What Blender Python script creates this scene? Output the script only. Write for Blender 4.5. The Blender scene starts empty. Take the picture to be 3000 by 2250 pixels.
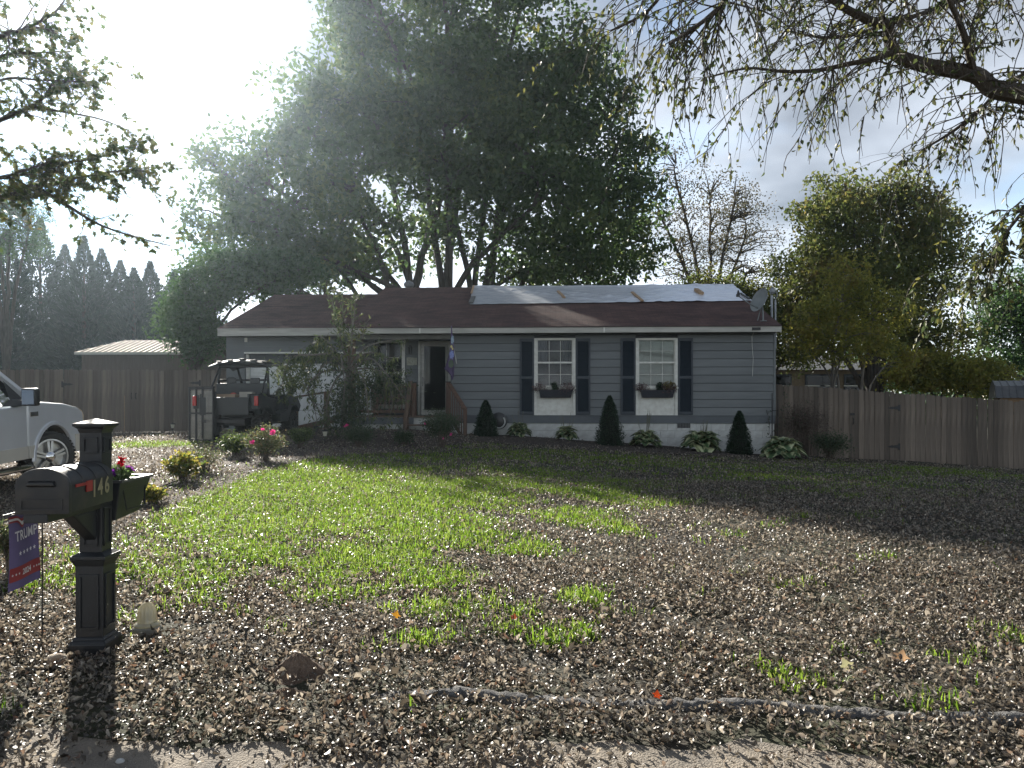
import bpy, bmesh, math, random
import numpy as np
from mathutils import Vector, Matrix

scene = bpy.context.scene
random.seed(11)
rng = np.random.default_rng(11)
R = math.radians
PI = math.pi

# ------------------------------------------------------------------ camera
F, CX, HY, CZ = 2266.0, 1500.0, 1181.0, 1.6     # focal length, centre column, horizon row of the 3000 px photo
cam_data = bpy.data.cameras.new('camera')
cam = bpy.data.objects.new('camera', cam_data)
scene.collection.objects.link(cam)
cam.location = (0, 0, CZ)
cam.rotation_euler = (PI / 2, 0, 0)
cam_data.sensor_width = 36
cam_data.lens = F / 3000 * 36
cam_data.shift_y = (HY - 1125) / 3000
cam_data.clip_start = 0.05
cam_data.clip_end = 3000
scene.camera = cam

# ------------------------------------------------------------------ world, sun, exposure
SUN_AZ, SUN_EL = R(27.0), R(25.5)               # degrees left of the view direction, above the horizon
SUN_DIR = Vector((-math.sin(SUN_AZ) * math.cos(SUN_EL), math.cos(SUN_AZ) * math.cos(SUN_EL), math.sin(SUN_EL)))
world = bpy.data.worlds.new('World')
scene.world = world
world.use_nodes = True
wn, wl = world.node_tree.nodes, world.node_tree.links
wn.clear()
w_out = wn.new('ShaderNodeOutputWorld')
w_bg = wn.new('ShaderNodeBackground')
w_sky = wn.new('ShaderNodeTexSky')
w_sky.sky_type = 'NISHITA'
w_sky.sun_disc = False
w_sky.sun_elevation = SUN_EL
w_sky.sun_rotation = -SUN_AZ
w_sky.air_density = 1.0
w_sky.dust_density = 0.0
w_sky.ozone_density = 1.2
w_bg.inputs['Strength'].default_value = 0.088
# broken cloud sheet: noise over the sky dome, the cloud takes the sky's own brightness
w_tc = wn.new('ShaderNodeTexCoord')
w_sep = wn.new('ShaderNodeSeparateXYZ'); wl.new(w_tc.outputs['Generated'], w_sep.inputs[0])
def wmath(op, a, b=None):
    n = wn.new('ShaderNodeMath'); n.operation = op
    for i, v in enumerate((a, b)):
        if v is None: continue
        if isinstance(v, (int, float)): n.inputs[i].default_value = v
        else: wl.new(v, n.inputs[i])
    return n.outputs[0]
w_den = wmath('ADD', wmath('MAXIMUM', w_sep.outputs['Z'], 0.0), 0.22)
w_cmb = wn.new('ShaderNodeCombineXYZ')
wl.new(wmath('DIVIDE', w_sep.outputs['X'], w_den), w_cmb.inputs[0])
wl.new(wmath('DIVIDE', w_sep.outputs['Y'], w_den), w_cmb.inputs[1])
w_no = wn.new('ShaderNodeTexNoise'); w_no.inputs['Scale'].default_value = 1.15
w_no.inputs['Detail'].default_value = 5; w_no.inputs['Roughness'].default_value = 0.5
w_map = wn.new('ShaderNodeMapping'); w_map.inputs['Location'].default_value = (3.3, 1.2, 0)
wl.new(w_cmb.outputs[0], w_map.inputs['Vector']); wl.new(w_map.outputs[0], w_no.inputs['Vector'])
w_rmp = wn.new('ShaderNodeValToRGB'); wl.new(w_no.outputs['Fac'], w_rmp.inputs[0])
w_rmp.color_ramp.elements[0].position = 0.29; w_rmp.color_ramp.elements[0].color = (0, 0, 0, 1)
w_rmp.color_ramp.elements[1].position = 0.48; w_rmp.color_ramp.elements[1].color = (.88, .88, .88, 1)
w_no2 = wn.new('ShaderNodeTexNoise'); w_no2.inputs['Scale'].default_value = 2.1; w_no2.inputs['Detail'].default_value = 4
wl.new(w_map.outputs[0], w_no2.inputs['Vector'])
w_bw = wn.new('ShaderNodeRGBToBW'); wl.new(w_sky.outputs[0], w_bw.inputs[0])
w_shade = wmath('ADD', wmath('MULTIPLY', w_no2.outputs['Fac'], 2.3), -0.30)
w_lum = wmath('MULTIPLY', w_bw.outputs[0], w_shade)
w_tint = wn.new('ShaderNodeMix'); w_tint.data_type = 'RGBA'; w_tint.blend_type = 'MULTIPLY'
w_tint.inputs[0].default_value = 1; wl.new(w_lum, w_tint.inputs[6]); w_tint.inputs[7].default_value = (1.0, 1.06, 1.16, 1)
w_mix = wn.new('ShaderNodeMix'); w_mix.data_type = 'RGBA'
wl.new(w_rmp.outputs[0], w_mix.inputs[0]); wl.new(w_sky.outputs[0], w_mix.inputs[6]); wl.new(w_tint.outputs[2], w_mix.inputs[7])
wl.new(w_mix.outputs[2], w_bg.inputs['Color'])
wl.new(w_bg.outputs[0], w_out.inputs['Surface'])

sun_data = bpy.data.lights.new('sun', 'SUN')
sun_data.energy = 5.0
sun_data.angle = R(0.6)
sun_data.color = (1.0, 0.94, 0.84)
sun = bpy.data.objects.new('sun', sun_data)
scene.collection.objects.link(sun)
sun.rotation_euler = SUN_DIR.to_track_quat('Z', 'Y').to_euler()
sun.location = (-20, 20, 30)

scene.view_settings.view_transform = 'Standard'
scene.view_settings.look = 'None'
scene.view_settings.exposure = 1.36
scene.view_settings.gamma = 1.0
scene.view_settings.use_curve_mapping = False
scene.render.engine = 'CYCLES'
scene.cycles.max_bounces = 8
scene.cycles.diffuse_bounces = 3
scene.cycles.glossy_bounces = 3
scene.cycles.transmission_bounces = 4
scene.cycles.transparent_max_bounces = 12
scene.cycles.volume_bounces = 0
scene.cycles.caustics_reflective = False
scene.cycles.caustics_refractive = False
scene.cycles.use_denoising = True
scene.cycles.sample_clamp_indirect = 6

# ------------------------------------------------------------------ helpers
COL = scene.collection
def tag(o, label=None, cat=None, group=None, kind=None):
    if label: o['label'] = label
    if cat: o['category'] = cat
    if group: o['group'] = group
    if kind: o['kind'] = kind
    return o
def empty(name, loc=(0, 0, 0), rz=0.0, label=None, cat=None, group=None):
    o = bpy.data.objects.new(name, None); COL.objects.link(o)
    o.location = loc; o.rotation_euler = (0, 0, rz); o.empty_display_size = 0.2
    return tag(o, label, cat, group)
def link(name, me, parent=None, loc=None, rot=None, scale=None):
    o = bpy.data.objects.new(name, me); COL.objects.link(o)
    if parent is not None: o.parent = parent
    if loc is not None: o.location = loc
    if rot is not None: o.rotation_euler = rot
    if scale is not None: o.scale = scale
    return o
def copy_tree(o, parent=None):
    c = o.copy(); COL.objects.link(c); c.parent = parent
    for ch in list(o.children): copy_tree(ch, c)
    return c

class MB:
    """collects shapes, builds ONE mesh"""
    def __init__(self): self.v, self.f = [], []
    def add(self, vs, fs):
        k = len(self.v); self.v += [tuple(p) for p in vs]; self.f += [tuple(i + k for i in f) for f in fs]; return self
    def box(self, x0, x1, y0, y1, z0, z1):
        return self.add([(x0,y0,z0),(x1,y0,z0),(x1,y1,z0),(x0,y1,z0),(x0,y0,z1),(x1,y0,z1),(x1,y1,z1),(x0,y1,z1)],
                        [(0,3,2,1),(4,5,6,7),(0,1,5,4),(1,2,6,5),(2,3,7,6),(3,0,4,7)])
    def hexa(self, p):      # 8 points, bottom 4 then top 4
        return self.add(p, [(0,3,2,1),(4,5,6,7),(0,1,5,4),(1,2,6,5),(2,3,7,6),(3,0,4,7)])
    def beam(self, p, q, w, h, up=(0,0,1)):
        p, q = Vector(p), Vector(q); d = (q - p).normalized(); u = Vector(up)
        s = d.cross(u)
        if s.length < 1e-4: s = Vector((1,0,0))
        s.normalize(); u = s.cross(d).normalized(); s *= w/2; u *= h/2
        return self.hexa([p-s-u, p+s-u, q+s-u, q-s-u, p-s+u, p+s+u, q+s+u, q-s+u])
    def prism(self, poly, axis, a, b):   # poly: 2-D points in the other two axes (cyclic order), extruded a..b
        n = len(poly)
        def mk(t, p):
            return {'x': (t, p[0], p[1]), 'y': (p[0], t, p[1]), 'z': (p[0], p[1], t)}[axis]
        vs = [mk(a, p) for p in poly] + [mk(b, p) for p in poly]
        fs = [tuple(range(n))[::-1], tuple(range(n, 2*n))] + [(i, (i+1)%n, n+(i+1)%n, n+i) for i in range(n)]
        return self.add(vs, fs)
    def tube(self, pts, rad, n=6, cap=True):
        pts = [Vector(p) for p in pts]; m = len(pts)
        if not hasattr(rad, '__len__'): rad = [rad]*m
        vs, ref = [], None
        for i, p in enumerate(pts):
            d = (pts[min(i+1, m-1)] - pts[max(i-1, 0)])
            d = d.normalized() if d.length > 1e-9 else Vector((0,0,1))
            if ref is None:
                ref = d.cross(Vector((0.13, 0.31, 0.94)))
                if ref.length < 1e-3: ref = d.cross(Vector((1,0,0)))
            ref = (ref - d*ref.dot(d)); ref = ref.normalized() if ref.length > 1e-9 else d.orthogonal().normalized()
            s = d.cross(ref)
            for k in range(n):
                a = 2*PI*k/n
                vs.append(p + ref*(math.cos(a)*rad[i]) + s*(math.sin(a)*rad[i]))
        fs = [(i*n+k, i*n+(k+1)%n, (i+1)*n+(k+1)%n, (i+1)*n+k) for i in range(m-1) for k in range(n)]
        if cap: fs += [tuple(range(n))[::-1], tuple(range((m-1)*n, m*n))]
        return self.add(vs, fs)
    def lathe(self, prof, n=16, c=(0,0,0), axis='z', closed=False):   # prof: (radius, height)
        vs, fs = [], []
        for r, h in prof:
            for k in range(n):
                a = 2*PI*k/n; x, y = r*math.cos(a), r*math.sin(a)
                p = {'z': (x, y, h), 'x': (h, x, y), 'y': (y, h, x)}[axis]
                vs.append((p[0]+c[0], p[1]+c[1], p[2]+c[2]))
        m = len(prof)
        for i in range(m - (0 if closed else 1)):
            j = (i+1) % m
            fs += [(i*n+k, i*n+(k+1)%n, j*n+(k+1)%n, j*n+k) for k in range(n)]
        if not closed:
            if prof[0][0] > 1e-6: fs.append(tuple(range(n))[::-1])
            if prof[-1][0] > 1e-6: fs.append(tuple(range((m-1)*n, m*n)))
        return self.add(vs, fs)
    def mesh(self, name, mat, bevel=0, seg=2, smooth=False, ang=35):
        me = bpy.data.meshes.new(name)
        me.from_pydata(self.v, [], self.f)
        bm = bmesh.new(); bm.from_mesh(me)
        bmesh.ops.remove_doubles(bm, verts=bm.verts, dist=1e-5)
        bmesh.ops.recalc_face_normals(bm, faces=bm.faces)
        if bevel > 0:
            es = [e for e in bm.edges if len(e.link_faces) == 2 and e.calc_face_angle(0) > R(30)]
            bmesh.ops.bevel(bm, geom=es, offset=bevel, segments=seg, profile=0.6, affect='EDGES', clamp_overlap=True)
        if smooth:
            for f in bm.faces: f.smooth = True
            for e in bm.edges:
                if len(e.link_faces) == 2 and e.calc_face_angle(0) > R(ang): e.smooth = False
        bm.to_mesh(me); bm.free()
        if mat: me.materials.append(mat)
        return me
    def build(self, name, mat, parent=None, loc=None, rot=None, **k):
        return link(name, self.mesh(name, mat, **k), parent, loc, rot)

def np_mesh(name, V, Fs, mat, smooth=False):
    """V (n,3); Fs list of (m,k) index arrays"""
    me = bpy.data.meshes.new(name)
    V = np.ascontiguousarray(V, dtype=np.float32)
    me.vertices.add(len(V)); me.vertices.foreach_set('co', V.ravel())
    idx = np.concatenate([f.ravel() for f in Fs]).astype(np.int32)
    tot = np.concatenate([np.full(len(f), f.shape[1]) for f in Fs]).astype(np.int32)
    st = np.concatenate([[0], np.cumsum(tot)[:-1]]).astype(np.int32)
    me.loops.add(len(idx)); me.loops.foreach_set('vertex_index', idx)
    me.polygons.add(len(tot)); me.polygons.foreach_set('loop_start', st); me.polygons.foreach_set('loop_total', tot)
    if smooth: me.polygons.foreach_set('use_smooth', np.ones(len(tot), dtype=bool))
    me.update(calc_edges=True); me.validate()
    if mat: me.materials.append(mat)
    return me

def unit(a): return a / (np.linalg.norm(a, axis=1, keepdims=True) + 1e-9)
def rnd_dir(n):
    return unit(rng.normal(size=(n, 3)))
def leaf_quads(P, L, W, axis=None, fold=0.0):
    """diamond leaves starting at P; one quad each"""
    n = len(P)
    if axis is None: axis = rnd_dir(n)
    side = unit(np.cross(axis, rnd_dir(n)))
    nor = np.cross(axis, side)
    L = np.broadcast_to(np.asarray(L, float), (n,))[:, None]; W = np.broadcast_to(np.asarray(W, float), (n,))[:, None]
    mid = P + axis*L*0.45 + nor*(fold*W)
    V = np.stack([P, mid + side*W*0.5, P + axis*L, mid - side*W*0.5], 1).reshape(-1, 3)
    Fq = np.arange(n*4).reshape(n, 4)
    return V, Fq
def leaf_folded(P, L, W, axis, up=None, fold=0.25, curl=0.15):
    """pointed leaf with a midrib fold, 6 vertices, 4 triangles... two quads each side"""
    n = len(P)
    if up is None: up = rnd_dir(n)
    side = unit(np.cross(axis, up)); nor = np.cross(side, axis)
    L = np.broadcast_to(np.asarray(L, float), (n,))[:, None]; W = np.broadcast_to(np.asarray(W, float), (n,))[:, None]
    m1 = P + axis*L*0.3; m2 = P + axis*L*0.65 - nor*L*curl*0.4; tip = P + axis*L - nor*L*curl
    a1 = m1 + side*W*0.5 + nor*W*fold; b1 = m1 - side*W*0.5 + nor*W*fold
    a2 = m2 + side*W*0.36 + nor*W*fold*.7; b2 = m2 - side*W*0.36 + nor*W*fold*.7
    V = np.stack([P, m1, m2, tip, a1, a2, b1, b2], 1).reshape(-1, 3)
    k = np.arange(n)[:, None]*8
    T = np.concatenate([k + np.array([[0,1,4]]), k + np.array([[2,3,5]]), k + np.array([[0,6,1]]), k + np.array([[2,7,3]])])
    Q = np.concatenate([k + np.array([[1,2,5,4]]), k + np.array([[1,6,7,2]])])
    return V, T, Q
def leaf_lobed(P, L, axis, up):
    """five-pointed maple-like leaf, 10 outline vertices + centre"""
    n = len(P)
    side = unit(np.cross(axis, up)); nor = np.cross(side, axis)
    out = np.array([(0,0),(.32,-.02),(.22,.22),(.52,.42),(.24,.5),(0,1.0),(-.24,.5),(-.52,.42),(-.22,.22),(-.32,-.02)])
    L = np.broadcast_to(np.asarray(L, float), (n,))[:, None]
    cs = rng.uniform(.05, .3, (n,1))
    pts = [P + axis*L*.35]
    for s, t in out:
        pts.append(P + axis*L*t + side*L*s - nor*L*cs*(abs(s)*1.2 + (t-.35)**2*.8))
    V = np.stack(pts, 1).reshape(-1, 3)
    k = np.arange(n)[:, None]*11
    T = np.concatenate([k + np.array([[0, 1+i, 1+(i+1)%10]]) for i in range(10)])
    return V, T

# image planning helpers: pixel of the photograph + distance -> point in the world
def at(px, py, y):
    return Vector(((px-CX)/F*y, y, CZ + (HY-py)/F*y))
XH = np.array([-200, -30, -16, -10, -6, -3, 0, 3, 7, 15, 30, 200.])
ZH = np.array([.3, .5, .62, .72, .88, .82, .66, .46, .16, -.3, -.5, -.5])
def gz(x, y):
    x = np.asarray(x, float); y = np.asarray(y, float)
    t = np.clip((y-4)/17.0, 0, 1); t = t*(1-.25*(1-t)*t)
    far = 1 - np.clip((y-45)/120, 0, 1)
    z = np.interp(x, XH, ZH)*t*far
    z = z + .012*np.sin(x*1.7+y*.9)*np.clip(y-3.2, 0, 1) + .010*np.sin(x*.8-y*2.1+1)*np.clip(y-3.2, 0, 1)
    return z - .05*np.clip(3.9-y, 0, .6)/.6
def G(x, y, dz=0.0): return Vector((x, y, float(gz(x, y)) + dz))
def ground(px, py):
    lo, hi = 1.5, 90.0
    for _ in range(50):
        m = (lo+hi)/2; p = at(px, py, m)
        if p.z > gz(p.x, m): lo = m
        else: hi = m
    return G((px-CX)/F*lo, lo)

# ------------------------------------------------------------------ materials
def new_mat(name):
    m = bpy.data.materials.new(name); m.use_nodes = True
    return m, m.node_tree.nodes, m.node_tree.links, m.node_tree.nodes['Principled BSDF']
def mat(name, c, c2=None, rough=.6, scale=6., bump=0., bscale=60., metal=0., spec=.5, rand=0., stretch=(1,1,1), lo=.35, hi=.65, coat=0., detail=6):
    m, N, Lk, B = new_mat(name)
    B.inputs['Roughness'].default_value = rough; B.inputs['Metallic'].default_value = metal
    B.inputs['Specular IOR Level'].default_value = spec
    if coat: B.inputs['Coat Weight'].default_value = coat; B.inputs['Coat Roughness'].default_value = .08
    c2 = c2 or tuple(x*.78 for x in c)
    tc = N.new('ShaderNodeTexCoord'); mp = N.new('ShaderNodeMapping'); mp.inputs['Scale'].default_value = stretch
    Lk.new(tc.outputs['Object'], mp.inputs['Vector'])
    no = N.new('ShaderNodeTexNoise'); no.inputs['Scale'].default_value = scale; no.inputs['Detail'].default_value = detail
    Lk.new(mp.outputs[0], no.inputs['Vector'])
    rp = N.new('ShaderNodeValToRGB'); Lk.new(no.outputs['Fac'], rp.inputs[0])
    rp.color_ramp.elements[0].position = lo; rp.color_ramp.elements[0].color = (*c, 1)
    rp.color_ramp.elements[1].position = hi; rp.color_ramp.elements[1].color = (*c2, 1)
    col = rp.outputs[0]
    if rand:
        oi = N.new('ShaderNodeObjectInfo'); hs = N.new('ShaderNodeHueSaturation')
        mr = N.new('ShaderNodeMapRange'); mr.inputs['To Min'].default_value = 1-rand; mr.inputs['To Max'].default_value = 1+rand
        Lk.new(oi.outputs['Random'], mr.inputs['Value']); Lk.new(mr.outputs[0], hs.inputs['Value']); Lk.new(col, hs.inputs['Color']); col = hs.outputs[0]
    Lk.new(col, B.inputs['Base Color'])
    if bump:
        n2 = N.new('ShaderNodeTexNoise'); n2.inputs['Scale'].default_value = bscale; n2.inputs['Detail'].default_value = 5
        Lk.new(mp.outputs[0], n2.inputs['Vector'])
        bp = N.new('ShaderNodeBump'); bp.inputs['Strength'].default_value = bump; bp.inputs['Distance'].default_value = .02
        Lk.new(n2.outputs['Fac'], bp.inputs['Height']); Lk.new(bp.outputs[0], B.inputs['Normal'])
    return m
def leaf_mat(name, cols, trans=.35, rough=.5, spec=.35, tcol=None, cluster=0.0):
    """diffuse + translucent leaf, colour by leaf, optional slow variation through the crown"""
    m, N, Lk, B = new_mat(name)
    ge = N.new('ShaderNodeNewGeometry')
    rp = N.new('ShaderNodeValToRGB'); rp.color_ramp.interpolation = 'LINEAR'
    fac = ge.outputs['Random Per Island']
    if cluster:
        tc = N.new('ShaderNodeTexCoord'); no = N.new('ShaderNodeTexNoise'); no.inputs['Scale'].default_value = cluster
        Lk.new(tc.outputs['Object'], no.inputs['Vector'])
        ma = N.new('ShaderNodeMath'); ma.operation = 'MULTIPLY_ADD'; ma.inputs[1].default_value = .55
        m2 = N.new('ShaderNodeMath'); m2.operation = 'MULTIPLY_ADD'; m2.inputs[1].default_value = 1.5; m2.inputs[2].default_value = -.5
        Lk.new(no.outputs['Fac'], m2.inputs[0]); Lk.new(fac, ma.inputs[0]); Lk.new(m2.outputs[0], ma.inputs[2]); fac = ma.outputs[0]
    Lk.new(fac, rp.inputs[0])
    el = rp.color_ramp.elements
    while len(el) < len(cols): el.new(.5)
    for i, c in enumerate(cols):
        el[i].position = i/(len(cols)-1) if len(cols) > 1 else 0; el[i].color = (*c, 1)
    Lk.new(rp.outputs[0], B.inputs['Base Color']); B.inputs['Roughness'].default_value = rough
    B.inputs['Specular IOR Level'].default_value = spec
    if trans:
        tr = N.new('ShaderNodeBsdfTranslucent'); mx = N.new('ShaderNodeMixShader'); mx.inputs[0].default_value = trans
        hs = N.new('ShaderNodeHueSaturation'); hs.inputs['Value'].default_value = 1.7; hs.inputs['Saturation'].default_value = 1.1
        Lk.new(rp.outputs[0], hs.inputs['Color']); Lk.new(hs.outputs[0], tr.inputs['Color'])
        Lk.new(B.outputs[0], mx.inputs[1]); Lk.new(tr.outputs[0], mx.inputs[2])
        Lk.new(mx.outputs[0], N['Material Output'].inputs['Surface'])
    return m
def glass_mat(name, tint=(.86,.89,.90), refl=.0, rough=.03):
    m, N, Lk, B = new_mat(name)
    tp = N.new('ShaderNodeBsdfTransparent'); tp.inputs[0].default_value = (*tint, 1)
    gl = N.new('ShaderNodeBsdfGlossy'); gl.inputs['Roughness'].default_value = rough
    fr = N.new('ShaderNodeFresnel'); fr.inputs['IOR'].default_value = 1.3
    ad = N.new('ShaderNodeMath'); ad.operation = 'ADD'; ad.inputs[1].default_value = refl; ad.use_clamp = True
    Lk.new(fr.outputs[0], ad.inputs[0])
    mx = N.new('ShaderNodeMixShader'); Lk.new(ad.outputs[0], mx.inputs[0]); Lk.new(tp.outputs[0], mx.inputs[1]); Lk.new(gl.outputs[0], mx.inputs[2])
    Lk.new(mx.outputs[0], N['Material Output'].inputs['Surface'])
    return m

M = {}
M['siding'] = mat('grey_siding', (.158,.172,.175), (.118,.129,.132), .55, 1.6, .2, 60, rand=.10, stretch=(.5,1,2.5), lo=.3, hi=.75)
M['siding_wall'] = mat('shade_grey_wall', (.05,.056,.062), (.042,.047,.052), .6, 2, .1, 60)  # dark tone paints the shadow lines between siding planks
M['skirt'] = mat('grey_skirt', (.105,.118,.128), (.085,.096,.104), .55, 3, .1, 60)
M['block'] = mat('white_painted_block', (.62,.63,.60), (.50,.50,.47), .75, 7, .5, 70, rand=.05)
M['white'] = mat('white_trim', (.72,.72,.66), (.60,.59,.53), .5, 9, .1, 80)
M['fascia'] = mat('cream_fascia', (.50,.49,.44), (.36,.35,.31), .6, 3, .2, 50, stretch=(.5,1,4))
M['soffit'] = mat('grey_soffit', (.22,.22,.2), None, .7, 5)
M['shutter'] = mat('navy_shutter', (.028,.038,.050), (.022,.031,.042), .5, 9)
M['dark_door'] = mat('dark_teal_door', (.025,.035,.045), None, .45, 5)
M['garage_door'] = mat('white_garage_door', (.70,.72,.70), (.60,.62,.6), .5, 4, .05, 60)
M['wood_old'] = mat('weathered_wood', (.17,.115,.08), (.10,.07,.052), .75, 5, .5, 40, stretch=(3,3,.35), rand=.12)
M['wood_brown'] = mat('brown_stained_wood', (.15,.085,.055), (.085,.05,.036), .7, 5, .5, 40, stretch=(3,3,.35), rand=.12)
M['wood_new'] = mat('pine_board', (.42,.29,.17), (.33,.21,.12), .7, 6, .3, 40, rand=.1, stretch=(.4,3,3))
M['picket'] = mat('weathered_picket', (.185,.15,.118), (.095,.078,.062), .85, 3.2, .6, 30, rand=.42, stretch=(5,5,.35), lo=.3, hi=.7)
M['black_iron'] = mat('black_iron', (.012,.012,.013), None, .5, 10)
M['black_plastic'] = mat('black_plastic', (.018,.019,.02), (.013,.014,.015), .38, 6, .05, 200, spec=.5)
M['post_black'] = mat('black_post_plastic', (.021,.023,.026), (.015,.016,.018), .40, 8, .12, 150, spec=.45, stretch=(1,1,.3))
M['mailbox'] = mat('black_mailbox_metal', (.022,.023,.025), (.05,.045,.04), .5, 14, .1, 200, spec=.45, lo=.45, hi=.8)
M['bark'] = mat('grey_bark', (.085,.072,.058), (.045,.038,.032), .9, 6, .9, 25, stretch=(2.5,2.5,.5))
M['bark_light'] = mat('pale_bark', (.20,.18,.15), (.10,.088,.075), .9, 5, .7, 30, stretch=(2.5,2.5,.6))
M['soil'] = mat('soil', (.075,.052,.037), (.13,.092,.066), .95, 6, 1., 40)
M['rubber'] = mat('tyre_rubber', (.018,.018,.018), (.03,.028,.025), .8, 8, .3, 80)
M['alloy'] = mat('alloy_rim', (.55,.55,.54), (.40,.39,.37), .35, 9, metal=.85)
M['chrome'] = mat('chrome', (.75,.75,.75), None, .12, 5, metal=1.)
M['truck'] = mat('silver_truck_paint', (.58,.60,.63), (.54,.56,.59), .30, 3, metal=.25, coat=.7)
M['truck_low'] = mat('pale_gold_lower_paint', (.55,.53,.47), (.5,.48,.43), .4, 3, metal=.2, coat=.4)
M['glass'] = glass_mat('window_glass')
M['glass_dark'] = glass_mat('tinted_glass', (.25,.28,.3), .0)
M['red_lens'] = mat('red_lens', (.45,.015,.012), None, .25, 5)
M['mulch'] = mat('dark_mulch', (.030,.022,.017), (.058,.042,.032), .95, 14, 1., 50)
# ================================================================== the setting
def axis_steps(fine0, fine1, step, outer):
    a = np.arange(fine0, fine1+1e-6, step)
    g, s = [], step
    v = fine1
    while v < outer:
        s *= 1.35; v += s; g.append(v)
    h, s, v = [], step, fine0
    while v > -outer:
        s *= 1.35; v -= s; h.append(v)
    return np.concatenate([np.array(h[::-1]), a, np.array(g)])
def grid_mesh(name, xs, ys, zf, m, smooth=True, mask=None):
    X, Y = np.meshgrid(xs, ys, indexing='ij'); Z = zf(X, Y)
    V = np.stack([X, Y, Z], -1).reshape(-1, 3); nx, ny = len(xs), len(ys)
    I = np.arange(nx*ny).reshape(nx, ny)
    Fq = np.stack([I[:-1,:-1], I[1:,:-1], I[1:,1:], I[:-1,1:]], -1).reshape(-1, 4)
    if mask is not None:
        c = V[Fq].mean(1); Fq = Fq[mask(c[:,0], c[:,1])]
    return np_mesh(name, V, [Fq], m, smooth)
m_ground = mat('lawn_soil', (.036,.030,.021), (.040,.044,.020), .95, .9, 1., 45, lo=.4, hi=.6)
tag(link('ground', grid_mesh('ground', axis_steps(-14, 14, .3, 240), axis_steps(1.5, 27, .3, 240), gz, m_ground)), kind='structure')

def strip_mesh(name, left, right, m, dz, n=60, k=10):
    """sheet between two ground polylines, laid on the terrain"""
    def res(p, n):
        p = np.array(p, float); d = np.concatenate([[0], np.cumsum(np.linalg.norm(np.diff(p, axis=0), axis=1))])
        t = np.linspace(0, d[-1], n); return np.stack([np.interp(t, d, p[:,0]), np.interp(t, d, p[:,1])], 1)
    A, B = res(left, n), res(right, n)
    t = np.linspace(0, 1, k)[None, :, None]
    P = A[:, None]*(1-t) + B[:, None]*t
    V = np.concatenate([P, gz(P[...,0], P[...,1])[..., None] + dz], -1).reshape(-1, 3)
    I = np.arange(n*k).reshape(n, k)
    Fq = np.stack([I[:-1,:-1], I[1:,:-1], I[1:,1:], I[:-1,1:]], -1).reshape(-1, 4)
    return np_mesh(name, V, [Fq], m, True)

# road along the front, its ragged edge partly under leaves
m_road = mat('worn_asphalt', (.30,.255,.20), (.17,.15,.125), .9, 5, 1., 90, lo=.3, hi=.7)
xs = np.linspace(-60, 60, 600)
edge = 3.62 + .10*np.sin(xs*2.3) + .07*np.sin(xs*5.1+1) + .05*np.sin(xs*11.+2) + .02*xs*(np.abs(xs) < 8)*-1
road_v = np.concatenate([np.stack([xs, np.full_like(xs, -6.), np.full_like(xs, -.044)], 1), np.stack([xs, np.minimum(edge, 3.3), np.full_like(xs, -.044)], 1),
                         np.stack([xs, edge, gz(xs, edge)+.004], 1)])
n_ = len(xs); I = np.arange(n_-1)
road_f = np.concatenate([np.stack([I, I+1, I+1+n_, I+n_], 1), np.stack([I+n_, I+1+n_, I+1+2*n_, I+2*n_], 1)])
tag(link('road', np_mesh('road', road_v, [road_f], m_road, True)), kind='structure')

# drive of pale gravel and earth running up to the garage
m_drive = mat('gravel_drive', (.20,.165,.135), (.115,.092,.074), .95, 7, 1., 60)
drive_l = [(-11.5, 3.9), (-11.3, 9), (-10.6, 15), (-9.6, 21), (-9.4, 22.7)]
drive_r = [(-4.0, 3.9), (-4.7, 7), (-5.2, 11), (-5.2, 16), (-4.9, 19), (-4.7, 22.7)]
tag(link('driveway', strip_mesh('driveway', drive_l, drive_r, m_drive, .014, 70, 24)), kind='structure')

# low asphalt berm half buried at the edge of the road
kp = [ground(1080, 2036), ground(1350, 2042), ground(1600, 2058), ground(1900, 2068), ground(2150, 2076), ground(2500, 2094), ground(3000, 2112)]
kp += [G(3.4, 3.82), G(5, 3.7), G(8, 3.6)]
kp = np.array([tuple(p) for p in kp])
tt = np.linspace(0, 1, 260); dd = np.concatenate([[0], np.cumsum(np.linalg.norm(np.diff(kp, axis=0), axis=1))]); dd /= dd[-1]
kx, ky = np.interp(tt, dd, kp[:,0]), np.interp(tt, dd, kp[:,1])
V = []; ks = 7
for i in range(260):
    wob = .010*math.sin(i*.9) + .008*math.sin(i*2.3+1) + rng.normal(0, .004)
    hgt = .036 + .016*math.sin(i*.13) + rng.normal(0, .006)
    if i < 12: hgt *= i/12
    if 118 < i < 134: hgt *= .15
    for k in range(ks):
        a = PI*k/(ks-1)
        x = kx[i]; y = ky[i] + (-math.cos(a)*(.055+wob))
        V.append((x, y, float(gz(x, y)) - .012 + math.sin(a)*(hgt+.012) + rng.normal(0, .004)))
I = np.arange(260*ks).reshape(260, ks)
Fq = np.stack([I[:-1,:-1], I[1:,:-1], I[1:,1:], I[:-1,1:]], -1).reshape(-1, 4)
m_kerb = mat('rough_grey_asphalt', (.20,.195,.19), (.09,.088,.085), .95, 40, 1., 120)
tag(link('kerb', np_mesh('kerb', np.array(V), [Fq], m_kerb, True)), kind='structure')

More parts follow.
